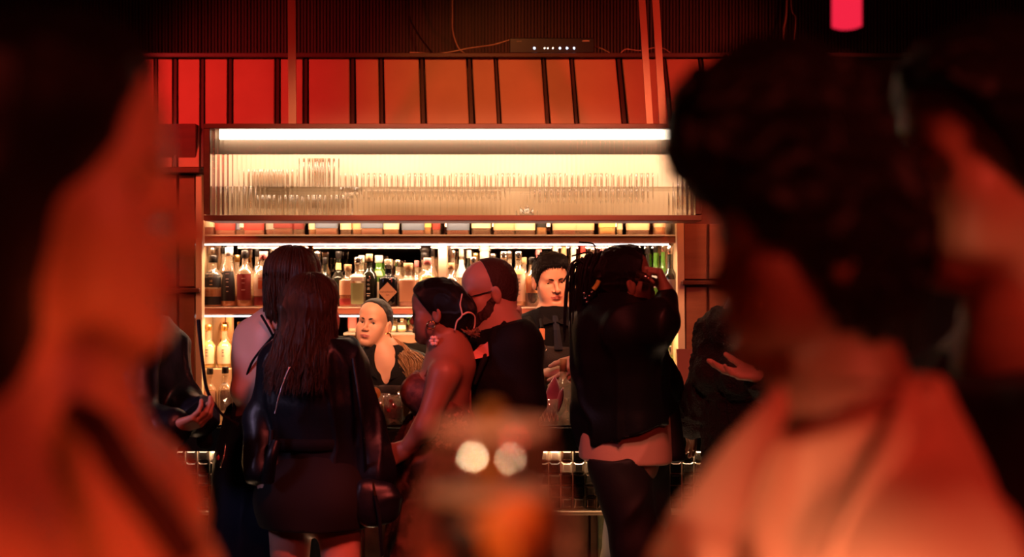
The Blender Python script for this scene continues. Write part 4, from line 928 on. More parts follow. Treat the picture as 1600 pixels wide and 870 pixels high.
# menu card and paper at the right
mc = thing('menu_card', 'cream menu card standing on the bar behind the knit sweater arm', 'menu', (XB(1092)*1.03, 5.2, zbt))
x0, x1 = (1059-CX)/FP*5.2, (1120-CX)/FP*5.2; zt2 = CAMZ-(546-CY)/FP*5.2
slab('card', [(x0, 5.18, zbt), (x1, 5.18, zbt), (x1, 5.24, zt2), (x0, 5.24, zt2)], .004, mat('cream_card', (.80, .62, .36), .5), mc)
for i in range(9):
    z = zbt+.05+i*.022; yy = 5.18+.06*(z-zbt)/(zt2-zbt)-.0046; w_ = (.05, .07, .06)[i % 3]
    slab('print_line', [(x0+.05, yy, z), (x0+.05+w_, yy, z), (x0+.05+w_, yy+.0006, z+.003), (x0+.05, yy+.0006, z+.003)], .0005, mat('print_brown', (.35, .2, .1), .6), mc)
# ------------------------------------------------------------------ the guests and the bartenders
def skin(nm, c, lip): return [mat('skin_'+nm, c, .48, sss=.12, bump=('noise', 90, .06)), mat('lips_'+nm, lip, .4)]
SK_pale = skin('pale', (.66, .38, .28), (.50, .16, .13)); SK_tan = skin('tan', (.58, .31, .20), (.42, .13, .11)); SK_brown = skin('brown', (.30, .14, .09), (.22, .07, .06)); SK_dark = skin('dark', (.17, .075, .05), (.13, .05, .04))
H_dark = mat('hair_black', (.010, .007, .006), .42, spec=.35, bump=('wave', 60, .5, (3, 3, .3))); H_brown = mat('hair_brown', (.030, .015, .009), .42, spec=.35, var=(60, (.085, .045, .025), .8, (3, 3, .2)), bump=('wave', 60, .5, (3, 3, .3)))
H_caramel = mat('hair_caramel', (.20, .095, .045), .36, var=(50, (.38, .20, .09), .8, (3, 3, .2)))
H_beard = mat('beard_brown', (.055, .022, .013), .6, bump=('noise', 160, 1.0))
M_leather = mat('black_leather', (.006, .006, .008), .36, var=(6, (.010, .012, .018), .8), bump=('noise', 70, .25), spec=.4)
M_cloth = mat('black_cloth', (.007, .006, .007), .8, bump=('noise', 200, .4), spec=.2); M_jkt = mat('dark_nylon_jacket', (.007, .007, .008), .45, bump=('noise', 120, .2), spec=.3)
M_suit = mat('dark_suit_wool', (.009, .010, .011), .7, bump=('noise', 260, .4), spec=.2); M_skirt = mat('black_velvet', (.004, .004, .005), .9)
M_navy = mat('dark_blue_satin', (.012, .016, .030), .32, bump=('noise', 20, .3)); M_knit = mat('black_knit', (.016, .013, .014), .85, bump=('voronoi', 140, 1.0))
M_gold = mat('gold_metal', (.90, .58, .24), .22, metal=1); M_silver = mat('silver_metal', (.8, .75, .7), .2, metal=1); M_pearl = mat('pearl', (.85, .72, .62), .25, coat=.5)
M_tanl = mat('tan_leather', (.62, .26, .12), .5)
def person(label, J, group=None): return thing('person', label, 'person', (J['pel'][0], J['pel'][1], 0), group)
def add_body(t, J, fr, sk, fem=False, hres=.0023, bres=.010, arms='LR', hands=(), legs=True, neck=.050, jaw=1.0, hhi=.0026, sh=True, wd=1.0, headonly_low=-.10):
    nk = neck_ops(fr, J, neck); zc = J['neck'][2]+.035
    low = nk+torso_ops(J, -.004, wd, fem, sh)+(leg_ops(J)+(glute_ops(J, -.01) if fem else []) if legs else [])
    for s in arms: low += arm_ops(J, s)
    full = head_ops(fr, fem, jaw=jaw)+low
    parts = [(full, hres, zc, None), (full, bres, .012, zc+bres*.5)]
    for h in hands: parts.append((h, hhi, None, None))
    return body_mesh(t, parts, sk, fr)
def hand_for(J, s, d, n, side, **kw):
    w = J['wr'+s]; dd = unit(w-J['el'+s]); return [C(w-dd*.06, w, .031*J['w'], .026*J['w'], k=.01)]+hand_ops(w, d, n, side, **kw)
def shift(J, dz=0): return J
# === 1 woman in black leather jacket, back to us ==========================================
Y = 4.40
J = joints((492-800)/FP*Y, Y, 80, 1.64, shR=PX(533, 566, 4.40), elR=PX(572, 660, 4.40), wrR=PX(590, 738, 4.36), shL=PX(440, 566, 4.42), elL=PX(408, 655, 4.42), wrL=PX(410, 735, 4.34))
t = person('woman with long brown hair in black belted leather jacket and mini skirt, back to camera', J)
fr = headframe(PX(490, 487, Y), 58, 0, 0, .97)
add_body(t, J, fr, SK_pale, True, .003, .010, hands=[hand_for(J, 'R', (.05, .05, -1), (-1, 0, 0), 1), hand_for(J, 'L', (0, .1, -1), (1, 0, 0), -1)])
hem = 1.6-(757-435)/FP*Y; hem2 = 1.6-(820-435)/FP*Y; f = tuple(J['f']); bl = J['waist']-[0, 0, .03]
ops = torso_ops(J, .030, 1.0)+arm_ops(J, 'L', .018, cuff=.008)+arm_ops(J, 'R', .018, cuff=.010)+[C(bl, J['pel']+[0, 0, -.02], .150, .205, k=.05, flat=(f, .68)), C(J['uch'], J['neck']+[0, 0, .01], .11, .07, k=.05),
      E(PX(448, 560, 4.42), (.05, .06, .04), k=.04), E(PX(528, 560, 4.42), (.05, .06, .04), k=.04), PL((0, 0, hem), (0, 0, -1)), PL(J['neck']+[0, 0, .03], (0, 0, 1))]
ops += arm_ops(J, 'L', .018, cuff=.008)[1:]+arm_ops(J, 'R', .018, cuff=.010)[1:]
add_sdf('jacket', ops, .0075, M_leather, t, fold=(.011, (9, 9, 5), 3))
add_sdf('skirt', [C(J['waist'], J['pel']-[0, 0, .02], .13, .190, k=.04, flat=(f, .78)), C(J['pel'], (J['pel'][0], J['pel'][1], hem2-.03), .190, .192, k=.03, flat=(f, .78))]+glute_ops(J, .012)+[PL((0, 0, hem2), (0, 0, -1))], .009, M_skirt, t)
bz = PX(480, 690, Y)[2]
V, F = lathe([(.172, -.020), (.180, -.018), (.182, .018), (.172, .022)], 40, (J['waist'][0], J['waist'][1]+.005, bz), 1, .74, cap=False); o = mk('belt', V, F, M_cloth, t)
tube('belt_tie', [PX(432, 690, 4.24), PX(424, 715, 4.22), PX(418, 752, 4.24)], [.018, .020, .022], M_leather, t)
tube('belt_loop', [PX(425, 672, 4.26), PX(423, 700, 4.25)], .010, M_leather, t, sm=False)
add_sdf('hair', cap_ops(fr, .014, line=((.062, .10), (.020, -.05)), low=-.12)+[C(fr.p((0, -.05, .0)), fr.p((0, -.075, -.11)), .078, .070, k=.05), C(fr.p((0, -.075, -.11)), fr.p((0, -.085, -.20)), .070, .045, k=.05)], .006, H_brown, t, fold=(.006, (30, 30, 3), 5))
V, Q = hang_hair(fr, 1300, (-118, 112), 1.6-(590-435)/FP*Y, u=.016, wave=.005, spread=.008, r=.0020, back=.03, seed=3, curl=.035, ragged=.05)
mk('hair_strands', V, Q, H_brown, t)['kind'] = 'stuff'
ch = [PX(a, b, y) for a, b, y in ((452, 575, 4.22), (444, 595, 4.21), (436, 618, 4.22), (430, 645, 4.24))]; P_ = spl(ch, 10)
V, F = joinvf([(lambda c: lathe([(.0015, -.004), (.0042, 0), (.0015, .004)], 6, c))(tuple(p)) for p in P_]); mk('shoulder_chain', V, F, M_silver, t)
# her black bag with gold zip
b = thing('handbag', 'black handbag with gold zip pull at the hip of the black jacket woman', 'bag', PX(592, 800, 4.30))
add_sdf('bag_body', [C(PX(578, 775, 4.30), PX(600, 778, 4.30), .062, .058, k=.03, flat=((0, 1, 0), .6)), C(PX(578, 800, 4.30), PX(602, 798, 4.30), .050, .045, k=.05, flat=((0, 1, 0), .6))], .008, M_leather, b, fold=(.006, (10, 10, 10), 2))
tube('zip_pull', [PX(583, 754, 4.235), PX(586, 774, 4.235)], [.004, .006], M_gold, b); tube('zip_strap', [PX(586, 774, 4.235), PX(593, 810, 4.24), PX(597, 868, 4.25)], .007, M_leather, b)
tube('bag_strap', [PX(572, 748, 4.33), PX(566, 660, 4.22), PX(552, 560, 4.26)], .006, M_leather, b)
# === 2 bob haired woman with crossed back straps ========================================
Y = 4.66
J = joints((415-800)/FP*Y, Y, 62, 1.70, neck=PX(446, 500, Y), uch=PX(428, 528, Y), chest=PX(420, 565, Y), waist=PX(412, 625, Y), shL=PX(392, 527, 4.69), elL=PX(380, 610, 4.61), wrL=PX(400, 660, 4.72), shR=PX(462, 530, 4.76), elR=PX(470, 610, 4.8))
J['wrR'] = PX(470, 655, 4.75)
t = person('bob haired woman in dark dress with black straps crossed over her bare back', J)
fr = headframe(PX(462, 443, Y), 48, -4, 0, 1.0)
add_body(t, J, fr, SK_pale, True, .003, .009)
zw = PX(0, 612, Y)[2]; f = tuple(J['f'])
ops = torso_ops(J, .010, 1.0, True, False)+[C(J['waist'], J['pel'], .14, .185, k=.05, flat=(f, .8)), C(J['pel'], J['pel']*[1, 1, 0]+[-.02, 0, .25], .185, .25, k=.05, flat=(f, .85)), PL((J['chest'][0], J['chest'][1], zw), tuple(np.array((-.55, -.5, 1.0))+0)), PL((0, 0, .12), (0, 0, -1))]
add_sdf('dress', ops, .010, M_navy, t, fold=(.014, (9, 9, 2.5), 8))
for pts in ([(408, 492, 4.56), (424, 520, 4.545), (436, 550, 4.55)], [(444, 506, 4.57), (422, 530, 4.545), (396, 562, 4.55), (384, 590, 4.59)]):
    tube('back_strap', [PX(*p) for p in pts], .0045, M_cloth, t)
add_sdf('hair', cap_ops(fr, .010, line=((.075, .09), (.045, -.09)), low=-.10)+[C(fr.p((0, -.02, .02)), fr.p((0, -.03, -.085)), .082, .076, k=.05)], .006, H_brown, t, fold=(.006, (35, 35, 3), 4))
V, Q = hang_hair(fr, 900, (-150, 130), 1.6-(500-435)/FP*Y, u=.016, wave=.003, spread=.002, r=.0024, seed=8, curl=-.012, ragged=.012); mk('hair_strands', V, Q, H_brown, t)['kind'] = 'stuff'
# her chain bag
b = thing('handbag', 'small black handbag with pink lining hanging on chain and strap at the left', 'bag', PX(357, 775, 4.62))
V, F = boxvf(tuple(PX(338, 774, 4.62)-[0, .035, 0]), tuple(PX(372, 716, 4.62)+[0, .035, 0]), .014); mk('bag_body', V, F, M_leather, b, smooth=False)
V, F = boxvf(tuple(PX(340, 720, 4.62)-[0, .03, 0]), tuple(PX(371, 709, 4.62)+[0, .03, 0]), .008); mk('pink_opening', V, F, mat('pink_lining', (.45, .06, .09), .5), b, smooth=False)
P_ = spl([PX(345, 728, 4.57), PX(350, 712, 4.57), PX(354, 690, 4.6), PX(361, 672, 4.62)], 9)
V, F = joinvf([lathe([(.002, -.006), (.0058, 0), (.002, .006)], 6, tuple(p)) for p in P_]); mk('chain', V, F, M_silver, b)
tube('strap', [PX(361, 674, 4.62), PX(370, 610, 4.62), PX(379, 550, 4.68), PX(392, 510, 4.78), PX(400, 498, 4.84)], .0075, M_leather, b)
# === 3 bartender woman =================================================================
Y = 5.74
J = joints((606-800)/FP*Y, Y, -95, 1.60, neck=PX(600, 552, Y), uch=PX(606, 572, Y), chest=PX(608, 605, Y), shR=PX(568, 573, 5.76), shL=PX(652, 575, 5.76), elR=PX(560, 650, 5.70), wrR=PX(590, 655, 5.50), elL=PX(668, 640, 5.68), wrL=PX(640, 620, 5.46))
t = person('bartender woman with hoop earrings in black shirt and dark apron looking at the guests', J)
fr = headframe(PX(585, 506, Y), -110, 7, -5, .90)
add_body(t, J, fr, SK_tan, True, .0021, .008, neck=.056, jaw=1.05, hands=[hand_for(J, 'L', (-.8, -.35, -.25), (-.2, .2, -1), 1, curl=(.9, .9, .9, .9)), hand_for(J, 'R', (.7, -.4, .1), (0, .2, -1), -1, curl=(.6, .6, .6, .6))])
eyes(t, fr, (-14, 4)); brows(t, fr, H_dark, .0038, .001)
vf = unit(J['f']); 
ops = torso_ops(J, .014, 1.04, True)+arm_ops(J, 'L', .016)+arm_ops(J, 'R', .016)+[C(J['uch'], J['neck'], .105, .078, k=.03)]
ops += [E(PX(600, 558, Y-.10), (.050, .11, .075), k=.01, mode='s'), E(PX(602, 582, Y-.13), (.024, .10, .055), k=.01, mode='s'), PL(J['neck']+[0, 0, .022], (0, .35, 1))]
add_sdf('shirt', ops, .006, M_cloth, t, fold=(.006, (10, 10, 8), 4))
for s, pts in ((1, ((578, 545), (574, 560), (590, 592))), (-1, ((628, 548), (632, 566), (607, 594)))):
    a, b_, c_ = [PX(p[0], p[1], y) for p, y in zip(pts, (Y-.03, Y-.10, Y-.155))]; d_ = PX(pts[1][0]-s*11, pts[1][1]+16, Y-.115); e_ = PX(pts[0][0]-s*9, pts[0][1]+8, Y-.02)
    mk('collar', [a, b_, c_, d_, e_]+[p+[0, .006, 0] for p in (a, b_, c_, d_, e_)], [(0, 1, 3, 4), (1, 2, 3), (9, 8, 6, 5), (8, 7, 6), (0, 5, 6, 1), (1, 6, 7, 2), (2, 7, 8, 3), (3, 8, 9, 4)], M_cloth, t, smooth=False)
za_ = PX(0, 601, Y-.14)[2]
add_sdf('apron', torso_ops(J, .019, 1.04, True, False)+[PL((0, 0, za_), (0, 0, 1)), PL((0, Y-.055, 0), (0, 1, 0)), PL(PX(566, 600, Y), (-1, 0, 0)), PL(PX(648, 600, Y), (1, 0, 0)), PL((0, 0, .55), (0, 0, -1))], .006, mat('dark_grey_apron', (.05, .038, .032), .5, bump=('noise', 150, .3)), t)
tube('apron_strap', [PX(577, 612, Y-.19), PX(571, 590, Y-.16), PX(566, 566, Y-.06)], .009, M_tanl, t); tube('apron_strap', [PX(640, 612, Y-.19), PX(644, 590, Y-.16), PX(640, 565, Y-.06)], .009, M_tanl, t)
for px, py in ((577, 611), (640, 611)):
    a = np.linspace(0, 2*PI, 20); c = PX(px, py, Y-.20); V, Q = tubes([np.stack([c[0]+.012*np.cos(a), c[1]+0*a, c[2]+.012*np.sin(a)], 1)], [.0022], 6); mk('strap_ring', V, Q, M_gold, t)
add_sdf('hair', cap_ops(fr, .005, line=((.068, .100), (-.006, -.005)), low=-.06)+[E((0, -.085, -.02), (.045, .035, .05), fr)], .004, H_dark, t, fold=(.002, (40, 40, 40), 3))
R_ = np.random.RandomState(4); PP = []; RR = []
for i in range(420):
    a, b_ = R_.uniform(-1, 1, 2); q0 = fr.p((.035+.02*a, -.075+.01*b_, -.03)); ex = PX(640+14*a+10*b_, 568+R_.uniform(-8, 8), Y-.10-.03*b_); ed = PX(655+15*a, 600+R_.uniform(-10, 14), Y-.15-.02*b_)
    md = PX(620+9*a, 540+5*b_, Y-.02-.02*a); w_ = R_.uniform(-.012, .012, 3); PP.append(spl([q0, md, ex+w_, ed-w_*1.5], 6)); RR.append(np.interp(np.arange(19), (0, 12, 18), (.0024, .0020, .0008)))
V, Q = tubes(PP, RR, 5); mk('ponytail', V, Q, H_caramel, t)['kind'] = 'stuff'
def hoop(name, c, r, th, m, par, ax=(0, 1, 0), ell=1.0):
    a = np.linspace(0, 2*PI, 22); u = unit(np.cross(ax, (0, 0, 1))); V, Q = tubes([np.array(c)+np.cos(a)[:, None]*u*r+np.sin(a)[:, None]*np.array((0, 0, 1))*r*ell], [th], 7); mk(name, V, Q, m, par)
for s in (-1, 1): hoop('earring', fr.p((s*.080, -.006, -.058)), .015, .0045, M_gold, t, ax=(.5*s, 1, 0), ell=1.2)
# === 4 bartender man ===================================================================
H_jet = mat('hair_jet_black', (.004, .003, .003), .5, spec=.15, bump=('wave', 60, .5, (3, 3, .3))); M_shirt = mat('black_shirt', (.004, .004, .005), .8, spec=.12, bump=('noise', 150, .3))
Y = 5.78
J = joints((866-800)/FP*Y, Y, -82, 1.72, neck=PX(866, 490, Y), uch=PX(868, 514, Y), shR=PX(822, 518, 5.80), shL=PX(915, 518, 5.80), elR=PX(818, 598, 5.72), wrR=PX(868, 582, 5.44), elL=PX(930, 590, 5.66), wrL=PX(908, 558, 5.42), chest=PX(870, 560, Y))
t = person('bartender man with short black hair in black shirt, dark tie and apron', J)
fr = headframe(PX(861, 438, Y), -77, -7, 4, 1.0)
add_body(t, J, fr, SK_tan, False, .0021, .008, neck=.046, jaw=.90, hands=[hand_for(J, 'R', (.85, -.2, .15), (.1, .3, -1), -1, curl=(.5, .5, .6, .6)), hand_for(J, 'L', (-.55, -.30, -.75), (-.6, .7, .1), 1, curl=(.25, .3, .35, .4), spread=.22, sz=1.05)])
eyes(t, fr, (8, -14)); brows(t, fr, H_dark, .0046, -.0015)
ops = torso_ops(J, .016, 1.08)+[C(J['shR'], J['elR'], .072, .060, k=.04), C(J['shL'], J['elL'], .072, .060, k=.04), C(J['elR'], J['elR']*.8+J['wrR']*.2, .056, .052, k=.02), C(J['elL'], J['elL']*.8+J['wrL']*.2, .056, .052, k=.02), C(J['neck']-[0, 0, .03], fr.p((0, -.020, -.095)), .075, .066, k=.02), PL(fr.p((0, .06, -.124)), (0, .50, 1))]
add_sdf('shirt', ops, .006, M_shirt, t, fold=(.006, (10, 10, 7), 14))
ct = fr.p((0, .055, -.135)); 
V = []; 
for (w_, px, py, dy) in ((.010, 867, 493, .095), (.013, 868, 500, .105), (.014, 870, 515, .125), (.019, 873, 546, .135)):
    p = PX(px, py, Y-dy-.012); V += [p-[w_, 0, 0], p+[0, -.008, 0], p+[w_, 0, 0], p+[0, .01, 0]]
F = [(j*4+k_, j*4+(k_+1) % 4, (j+1)*4+(k_+1) % 4, (j+1)*4+k_) for j in range(3) for k_ in range(4)]+[(0, 3, 2, 1)]
mk('tie', V, F, mat('slate_tie', (.012, .015, .026), .55), t, smooth=False)
for s, pts in ((1, ((846, 483), (850, 494), (866, 503))), (-1, ((888, 483), (884, 495), (869, 503)))):
    a, b_, c_ = [PX(p[0], p[1], y) for p, y in zip(pts, (Y-.05, Y-.105, Y-.135))]; d_ = PX(pts[1][0]-s*4, pts[1][1]+14, Y-.13)
    mk('collar', [a, b_, c_, d_]+[p+[0, .008, 0] for p in (a, b_, c_, d_)], [(0, 1, 2, 3), (7, 6, 5, 4), (0, 4, 5, 1), (1, 5, 6, 2), (2, 6, 7, 3), (3, 7, 4, 0)], M_cloth, t, smooth=False)
za_ = PX(0, 541, Y-.15)[2]
add_sdf('apron', torso_ops(J, .025, 1.08, False, False)+[PL(PX(870, 541, Y-.15), (.06, 0, 1)), PL((0, Y-.05, 0), (0, 1, 0)), PL(PX(840, 600, Y), (-1, 0, 0)), PL(PX(906, 600, Y), (1, 0, 0)), PL((0, 0, .55), (0, 0, -1))], .006, mat('charcoal_apron', (.005, .0045, .005), .6, bump=('noise', 150, .3)), t)
for px0, px1 in ((847, 849), (903, 901)):
    a, b_ = PX(px0, 513, Y-.165), PX(px1, 531, Y-.175)
    V, F = boxvf((a[0]-.012, a[1]-.003, b_[2]), (a[0]+.012, a[1]+.003, a[2]), .002); mk('strap_tab', V, F, M_tanl, t, smooth=False)
    tube('strap_clip', [b_, PX(px1, 539, Y-.185)], .003, M_silver, t, sm=False); hoop('strap_ring', PX(px1+1, 544, Y-.19), .0125, .0028, M_silver, t)
    tube('apron_strap', [a, PX(px0-2, 500, Y-.10), PX(px0-4, 492, Y-.02)], .008, M_cloth, t)
hs = cap_ops(fr, .008, line=((.086, .074), (.016, -.022)), low=-.035, front=.010)+[C((-.045, .045, .100), (.045, .045, .100), .018, .016, fr, k=.03)]
add_sdf('hair', hs[:3]+[hs[5]]+hs[3:5], .0035, H_jet, t, fold=(.003, (60, 60, 60), 7))
PP = []; RR = []; R_ = np.random.RandomState(9)
for i in range(120):
    x_ = R_.uniform(-.068, .068); y_ = R_.uniform(-.05, .085); zt3 = .035+.103*math.sqrt(max(.05, 1-(x_/.088)**2-((y_+.016)/.115)**2)); p = np.array((x_, y_, zt3-.006)); d_ = np.array((R_.uniform(-.4, .6), .7, R_.uniform(.2, .9))); d_ /= np.linalg.norm(d_)
    PP.append(np.array([fr.p(p), fr.p(p+d_*.008), fr.p(p+d_*.014-np.array((0, 0, .003)))])); RR.append(np.array((.0026, .0022, .0005)))
for i in range(90):
    x_ = R_.uniform(-.060, .060); y_ = .078-5.5*x_*x_; z_ = .084-3*x_*x_; dx = R_.uniform(-.010, .016); dz = R_.uniform(.012, .030)
    PP.append(np.array([fr.p((x_, y_-.004, z_+.012)), fr.p((x_+dx*.6, y_+.014, z_-.002)), fr.p((x_+dx, y_+.013, z_-dz))])); RR.append(np.array((.0040, .0034, .0006)))
V, Q = tubes(PP, RR, 4); mk('hair_strands', V, Q, H_jet, t)['kind'] = 'stuff'
# === 5 profile woman in floral backless dress ==========================================
Y = 4.55
J = joints((690-800)/FP*Y, Y, 178, 1.60, neck=PX(703, 548, Y), uch=PX(703, 570, Y), chest=PX(693, 615, Y), waist=PX(692, 668, Y), pel=PX(686, 725, Y), shL=PX(694, 585, 4.40), elL=PX(664, 668, 4.36), wrL=PX(632, 702, 4.38), shR=PX(700, 575, 4.70), elR=PX(652, 660, 4.74), wrR=PX(622, 704, 4.60))
t = person('woman in profile in floral backless dress with dark updo and pearl hair clip', J)
fr = headframe(PX(682, 488, Y), 176, -3, 0, .92)
add_body(t, J, fr, SK_brown, True, .0023, .0075, neck=.047, hands=[hand_for(J, 'L', (-.85, -.05, -.45), (0, 1, -.3), 1, curl=(.6, .7, .7, .8), sz=.92), hand_for(J, 'R', (-.6, -.2, -.75), (0, -.6, .5), -1, curl=(.5, .5, .6, .6), sz=.92)])
eyes(t, fr, (0, 2)); brows(t, fr, H_dark, .0028)
M_flo = mat('floral_fabric', (.028, .012, .010), .75, spec=.15, var=(16, (.17, .08, .055), .30), bump=('voronoi', 26, 1.0)); f = tuple(J['f'])
ops = torso_ops(J, .010, 1.02, True, False)+[PL(PX(734, 640, Y), (.58, 0, .78)), PL(PX(655, 575, Y), (0, 0, 1))]
add_sdf('bodice', ops, .006, mat('dark_bodice', (.07, .022, .018), .6, var=(25, (.20, .07, .05), .4)), t, fold=(.005, (16, 16, 16), 4))
ops = [C(J['waist']-[0, 0, .02], J['pel'], .135, .165, k=.05, flat=((0, 1, 0), .95)), C(J['pel'], PX(690, 870, Y)-[0, 0, .1], .165, .20, k=.05), C(PX(690, 870, Y), (J['pel'][0]+.03, Y, .15), .20, .30, k=.05), PL((0, 0, .06), (0, 0, -1))]+glute_ops(J, .0)
add_sdf('skirt', ops, .009, M_flo, t, fold=(.020, (11, 11, 7), 6))
V = []; F = []; R_ = np.random.RandomState(6)
def petals(cx, cy, cz, n, sx, sy, sz, r):
    for i in range(n):
        d_ = unit(R_.randn(3)); u = unit(np.cross(d_, R_.randn(3))); v = np.cross(d_, u); c = np.array((cx, cy, cz))+R_.uniform(-1, 1, 3)*(sx, sy, sz); b_ = len(V); rr_2 = r*R_.uniform(.6, 1.2)
        for k_ in range(8):
            a = k_*PI/4; V.append(c+(u*math.cos(a)+v*math.sin(a)*.7)*rr_2+d_*rr_2*.35*math.cos(2*a))
        V.append(c); F.extend([(b_+8, b_+k_, b_+(k_+1) % 8) for k_ in range(8)])
for px, py, y_ in ((722, 652, 4.50), (712, 655, 4.42), (728, 662, 4.56), (700, 672, 4.41), (690, 690, 4.40), (722, 645, 4.62), (716, 668, 4.45)): petals(*PX(px, py, y_), 26, .03, .02, .024, .010)
o = mk('ruffle', V, F, mat('dusty_rose_ruffle', (.38, .16, .12), .6), t, smooth=False); o['kind'] = 'stuff'
V = []; F = []
for i in range(90):
    a = R_.uniform(-2.4, -.2) if i % 2 else R_.uniform(0, 6.28); h_ = R_.uniform(.5, 1.0); rad = np.interp(h_, (.5, .62, 1.0), (.235, .195, .145)); petals(J['pel'][0]+.02+rad*math.cos(a), Y+rad*math.sin(a), h_, 2, .015, .01, .02, .018)
o = mk('fabric_flowers', V, F, mat('rust_flowers', (.16, .06, .04), .6), t, smooth=False); o['kind'] = 'stuff'
tube('shoulder_strap', [PX(664, 588, 4.44), PX(680, 562, 4.46), PX(700, 552, 4.50), PX(722, 572, 4.52), PX(733, 600, 4.54), PX(735, 640, 4.54)], .0045, M_flo, t)
tube('shoulder_strap', [PX(650, 590, 4.66), PX(668, 568, 4.68), PX(690, 556, 4.66)], .006, mat('pale_strap', (.6, .35, .22), .5), t)
add_sdf('hair', cap_ops(fr, .012, line=((.078, .078), (.012, -.012)), low=-.060)+[E((0, -.105, .000), (.055, .052, .062), fr, k=.03), E((0, -.09, -.045), (.045, .035, .03), fr, k=.03)], .004, H_dark, t, fold=(.0035, (22, 60, 22), 5))
V, Q = tubes([spl([fr.p((R_.uniform(-.04, .04), -.10+R_.uniform(-.02, .02), -.06)), fr.p((R_.uniform(-.04, .04), -.125, -.085+R_.uniform(-.01, .01))), fr.p((R_.uniform(-.04, .04), -.145+R_.uniform(-.02, .01), -.085+R_.uniform(-.02, .02)))], 5) for i in range(60)], [.0014]*60, 4)
mk('loose_hair', V, Q, H_caramel, t)['kind'] = 'stuff'
bd = [spl([PX(*p) for p in L], 9) for L in (((722, 460, 4.500), (719, 476, 4.487), (722, 492, 4.480), (714, 502, 4.480), (711, 515, 4.49)), ((722, 492, 4.480), (732, 488, 4.487), (741, 493, 4.52), (742, 506, 4.535), (738, 520, 4.54)))]
V, F = joinvf([lathe([(.0008, -.0034), (.0034, 0), (.0008, .0034)], 8, tuple(p)) for L in bd for p in L]); mk('pearl_hair_clip', V, F, M_pearl, t)
hoop('earring', fr.p((-.086, .012, -.046)), .014, .0032, M_gold, t, ax=(0, 1, 0))
c = fr.p((-.088, .004, -.105)); V, F = joinvf([lathe([(.0005, -.008), (.008, -.003), (.008, .003), (.0005, .008)], 8, (c[0]+.010*math.cos(a), c[1], c[2]+.012*math.sin(a))) for a in np.arange(0, 6.2, 1.05)]); mk('flower_earring', V, F, M_pearl, t)
# === 6 bearded man in suit =============================================================
Y = 4.74
J = joints((782-800)/FP*Y, Y, 205, 1.76, neck=PX(779, 505, Y), uch=PX(780, 528, Y), chest=PX(777, 580, Y), waist=PX(777, 635, Y), pel=PX(779, 690, Y), shL=PX(809, 541, 4.62), elL=PX(820, 628, 4.60), wrL=PX(752, 640, 4.72), shR=PX(756, 536, 4.88), elR=PX(742, 625, 4.86), wrR=PX(735, 640, 4.66))
J['pel'][1] -= .03
t = person('bearded balding man with glasses in dark suit with pink pocket square', J)
fr = headframe(PX(764, 457, Y), 193, -12, 0, 1.0)
add_body(t, J, fr, SK_pale, False, .0023, .009, neck=.056, hands=[hand_for(J, 'L', (-.9, -.2, 0), (0, .3, -1), 1, curl=(.5, .5, .5, .5)), hand_for(J, 'R', (-.5, -.6, 0), (0, .3, -1), -1, curl=(.5, .5, .5, .5))])
eyes(t, fr, (0, -12)); brows(t, fr, H_beard, .003)
add_sdf('suit_jacket', torso_ops(J, .034, 1.02)+arm_ops(J, 'L', .030, cuff=.01, upto=.85)+arm_ops(J, 'R', .030, cuff=.01, upto=.85)+[E(J['shL']+[-.01, 0, .0], (.078, .07, .06), k=.04), C(J['waist'], J['pel']-[0, 0, .10], .17, .20, k=.05, flat=(tuple(J['f']), .72)), C(J['uch'], J['neck']-[0, 0, .01], .12, .078, k=.05),
   E(J['neck']+J['f']*.09-[0, 0, .05], (.055, .055, .11), k=.01, mode='s'), PL(J['neck']+[0, 0, -.004], (-.25, 0, 1)), PL((0, 0, .80), (0, 0, -1))], .007, M_suit, t, fold=(.007, (8, 8, 5), 21))
add_sdf('trousers', leg_ops(J, .025, foot=False)+[E(J['pel'], (.17, .14, .14), k=.05), PL((0, 0, .03), (0, 0, -1))], .012, M_suit, t, fold=(.01, (8, 8, 3), 2))
a = J['neck']; add_sdf('shirt', [C(a-[0, 0, .05], fr.p((0, -.035, -.080)), .080, .072, k=.02), C(a-[0, 0, .03], J['chest']+J['f']*.05, .075, .10, k=.03, flat=(tuple(J['f']), .8)), PL(fr.p((0, -.03, -.090)), (-.45, -.1, .85))], .006, mat('speckled_shirt', (.85, .74, .60), .7, var=(70, (.45, .28, .20), .35)), t, fold=(.002, (20, 20, 20), 1))
p0, p1, p2, p3 = PX(737, 552, 4.56), PX(744, 546, 4.56), PX(762, 534, 4.55), PX(764, 556, 4.55); q4 = PX(738, 562, 4.55); pm = PX(757, 538, 4.55)
V = [p0, p1, PX(750, 539, 4.55), pm, p2, p3, q4]; V = V+[v+np.array((0, .02, 0)) for v in V]; mk('pocket_square', V, [tuple(range(7))[::-1], tuple(range(7, 14))]+[(k_, (k_+1) % 7, (k_+1) % 7+7, k_+7) for k_ in range(7)], mat('pink_square', (.80, .34, .28), .6), t, smooth=False)
tube('lapel', [PX(789, 503, 4.64), PX(772, 530, 4.60), PX(757, 560, 4.56), PX(742, 600, 4.56)], [.008, .016, .014, .006], M_suit, t)
add_sdf('hair', cap_ops(fr, .004, line=((.012, .14), (-.006, -.012)), low=-.07, k=.004), .0035, H_beard, t, fold=(.0015, (90, 90, 90), 2))
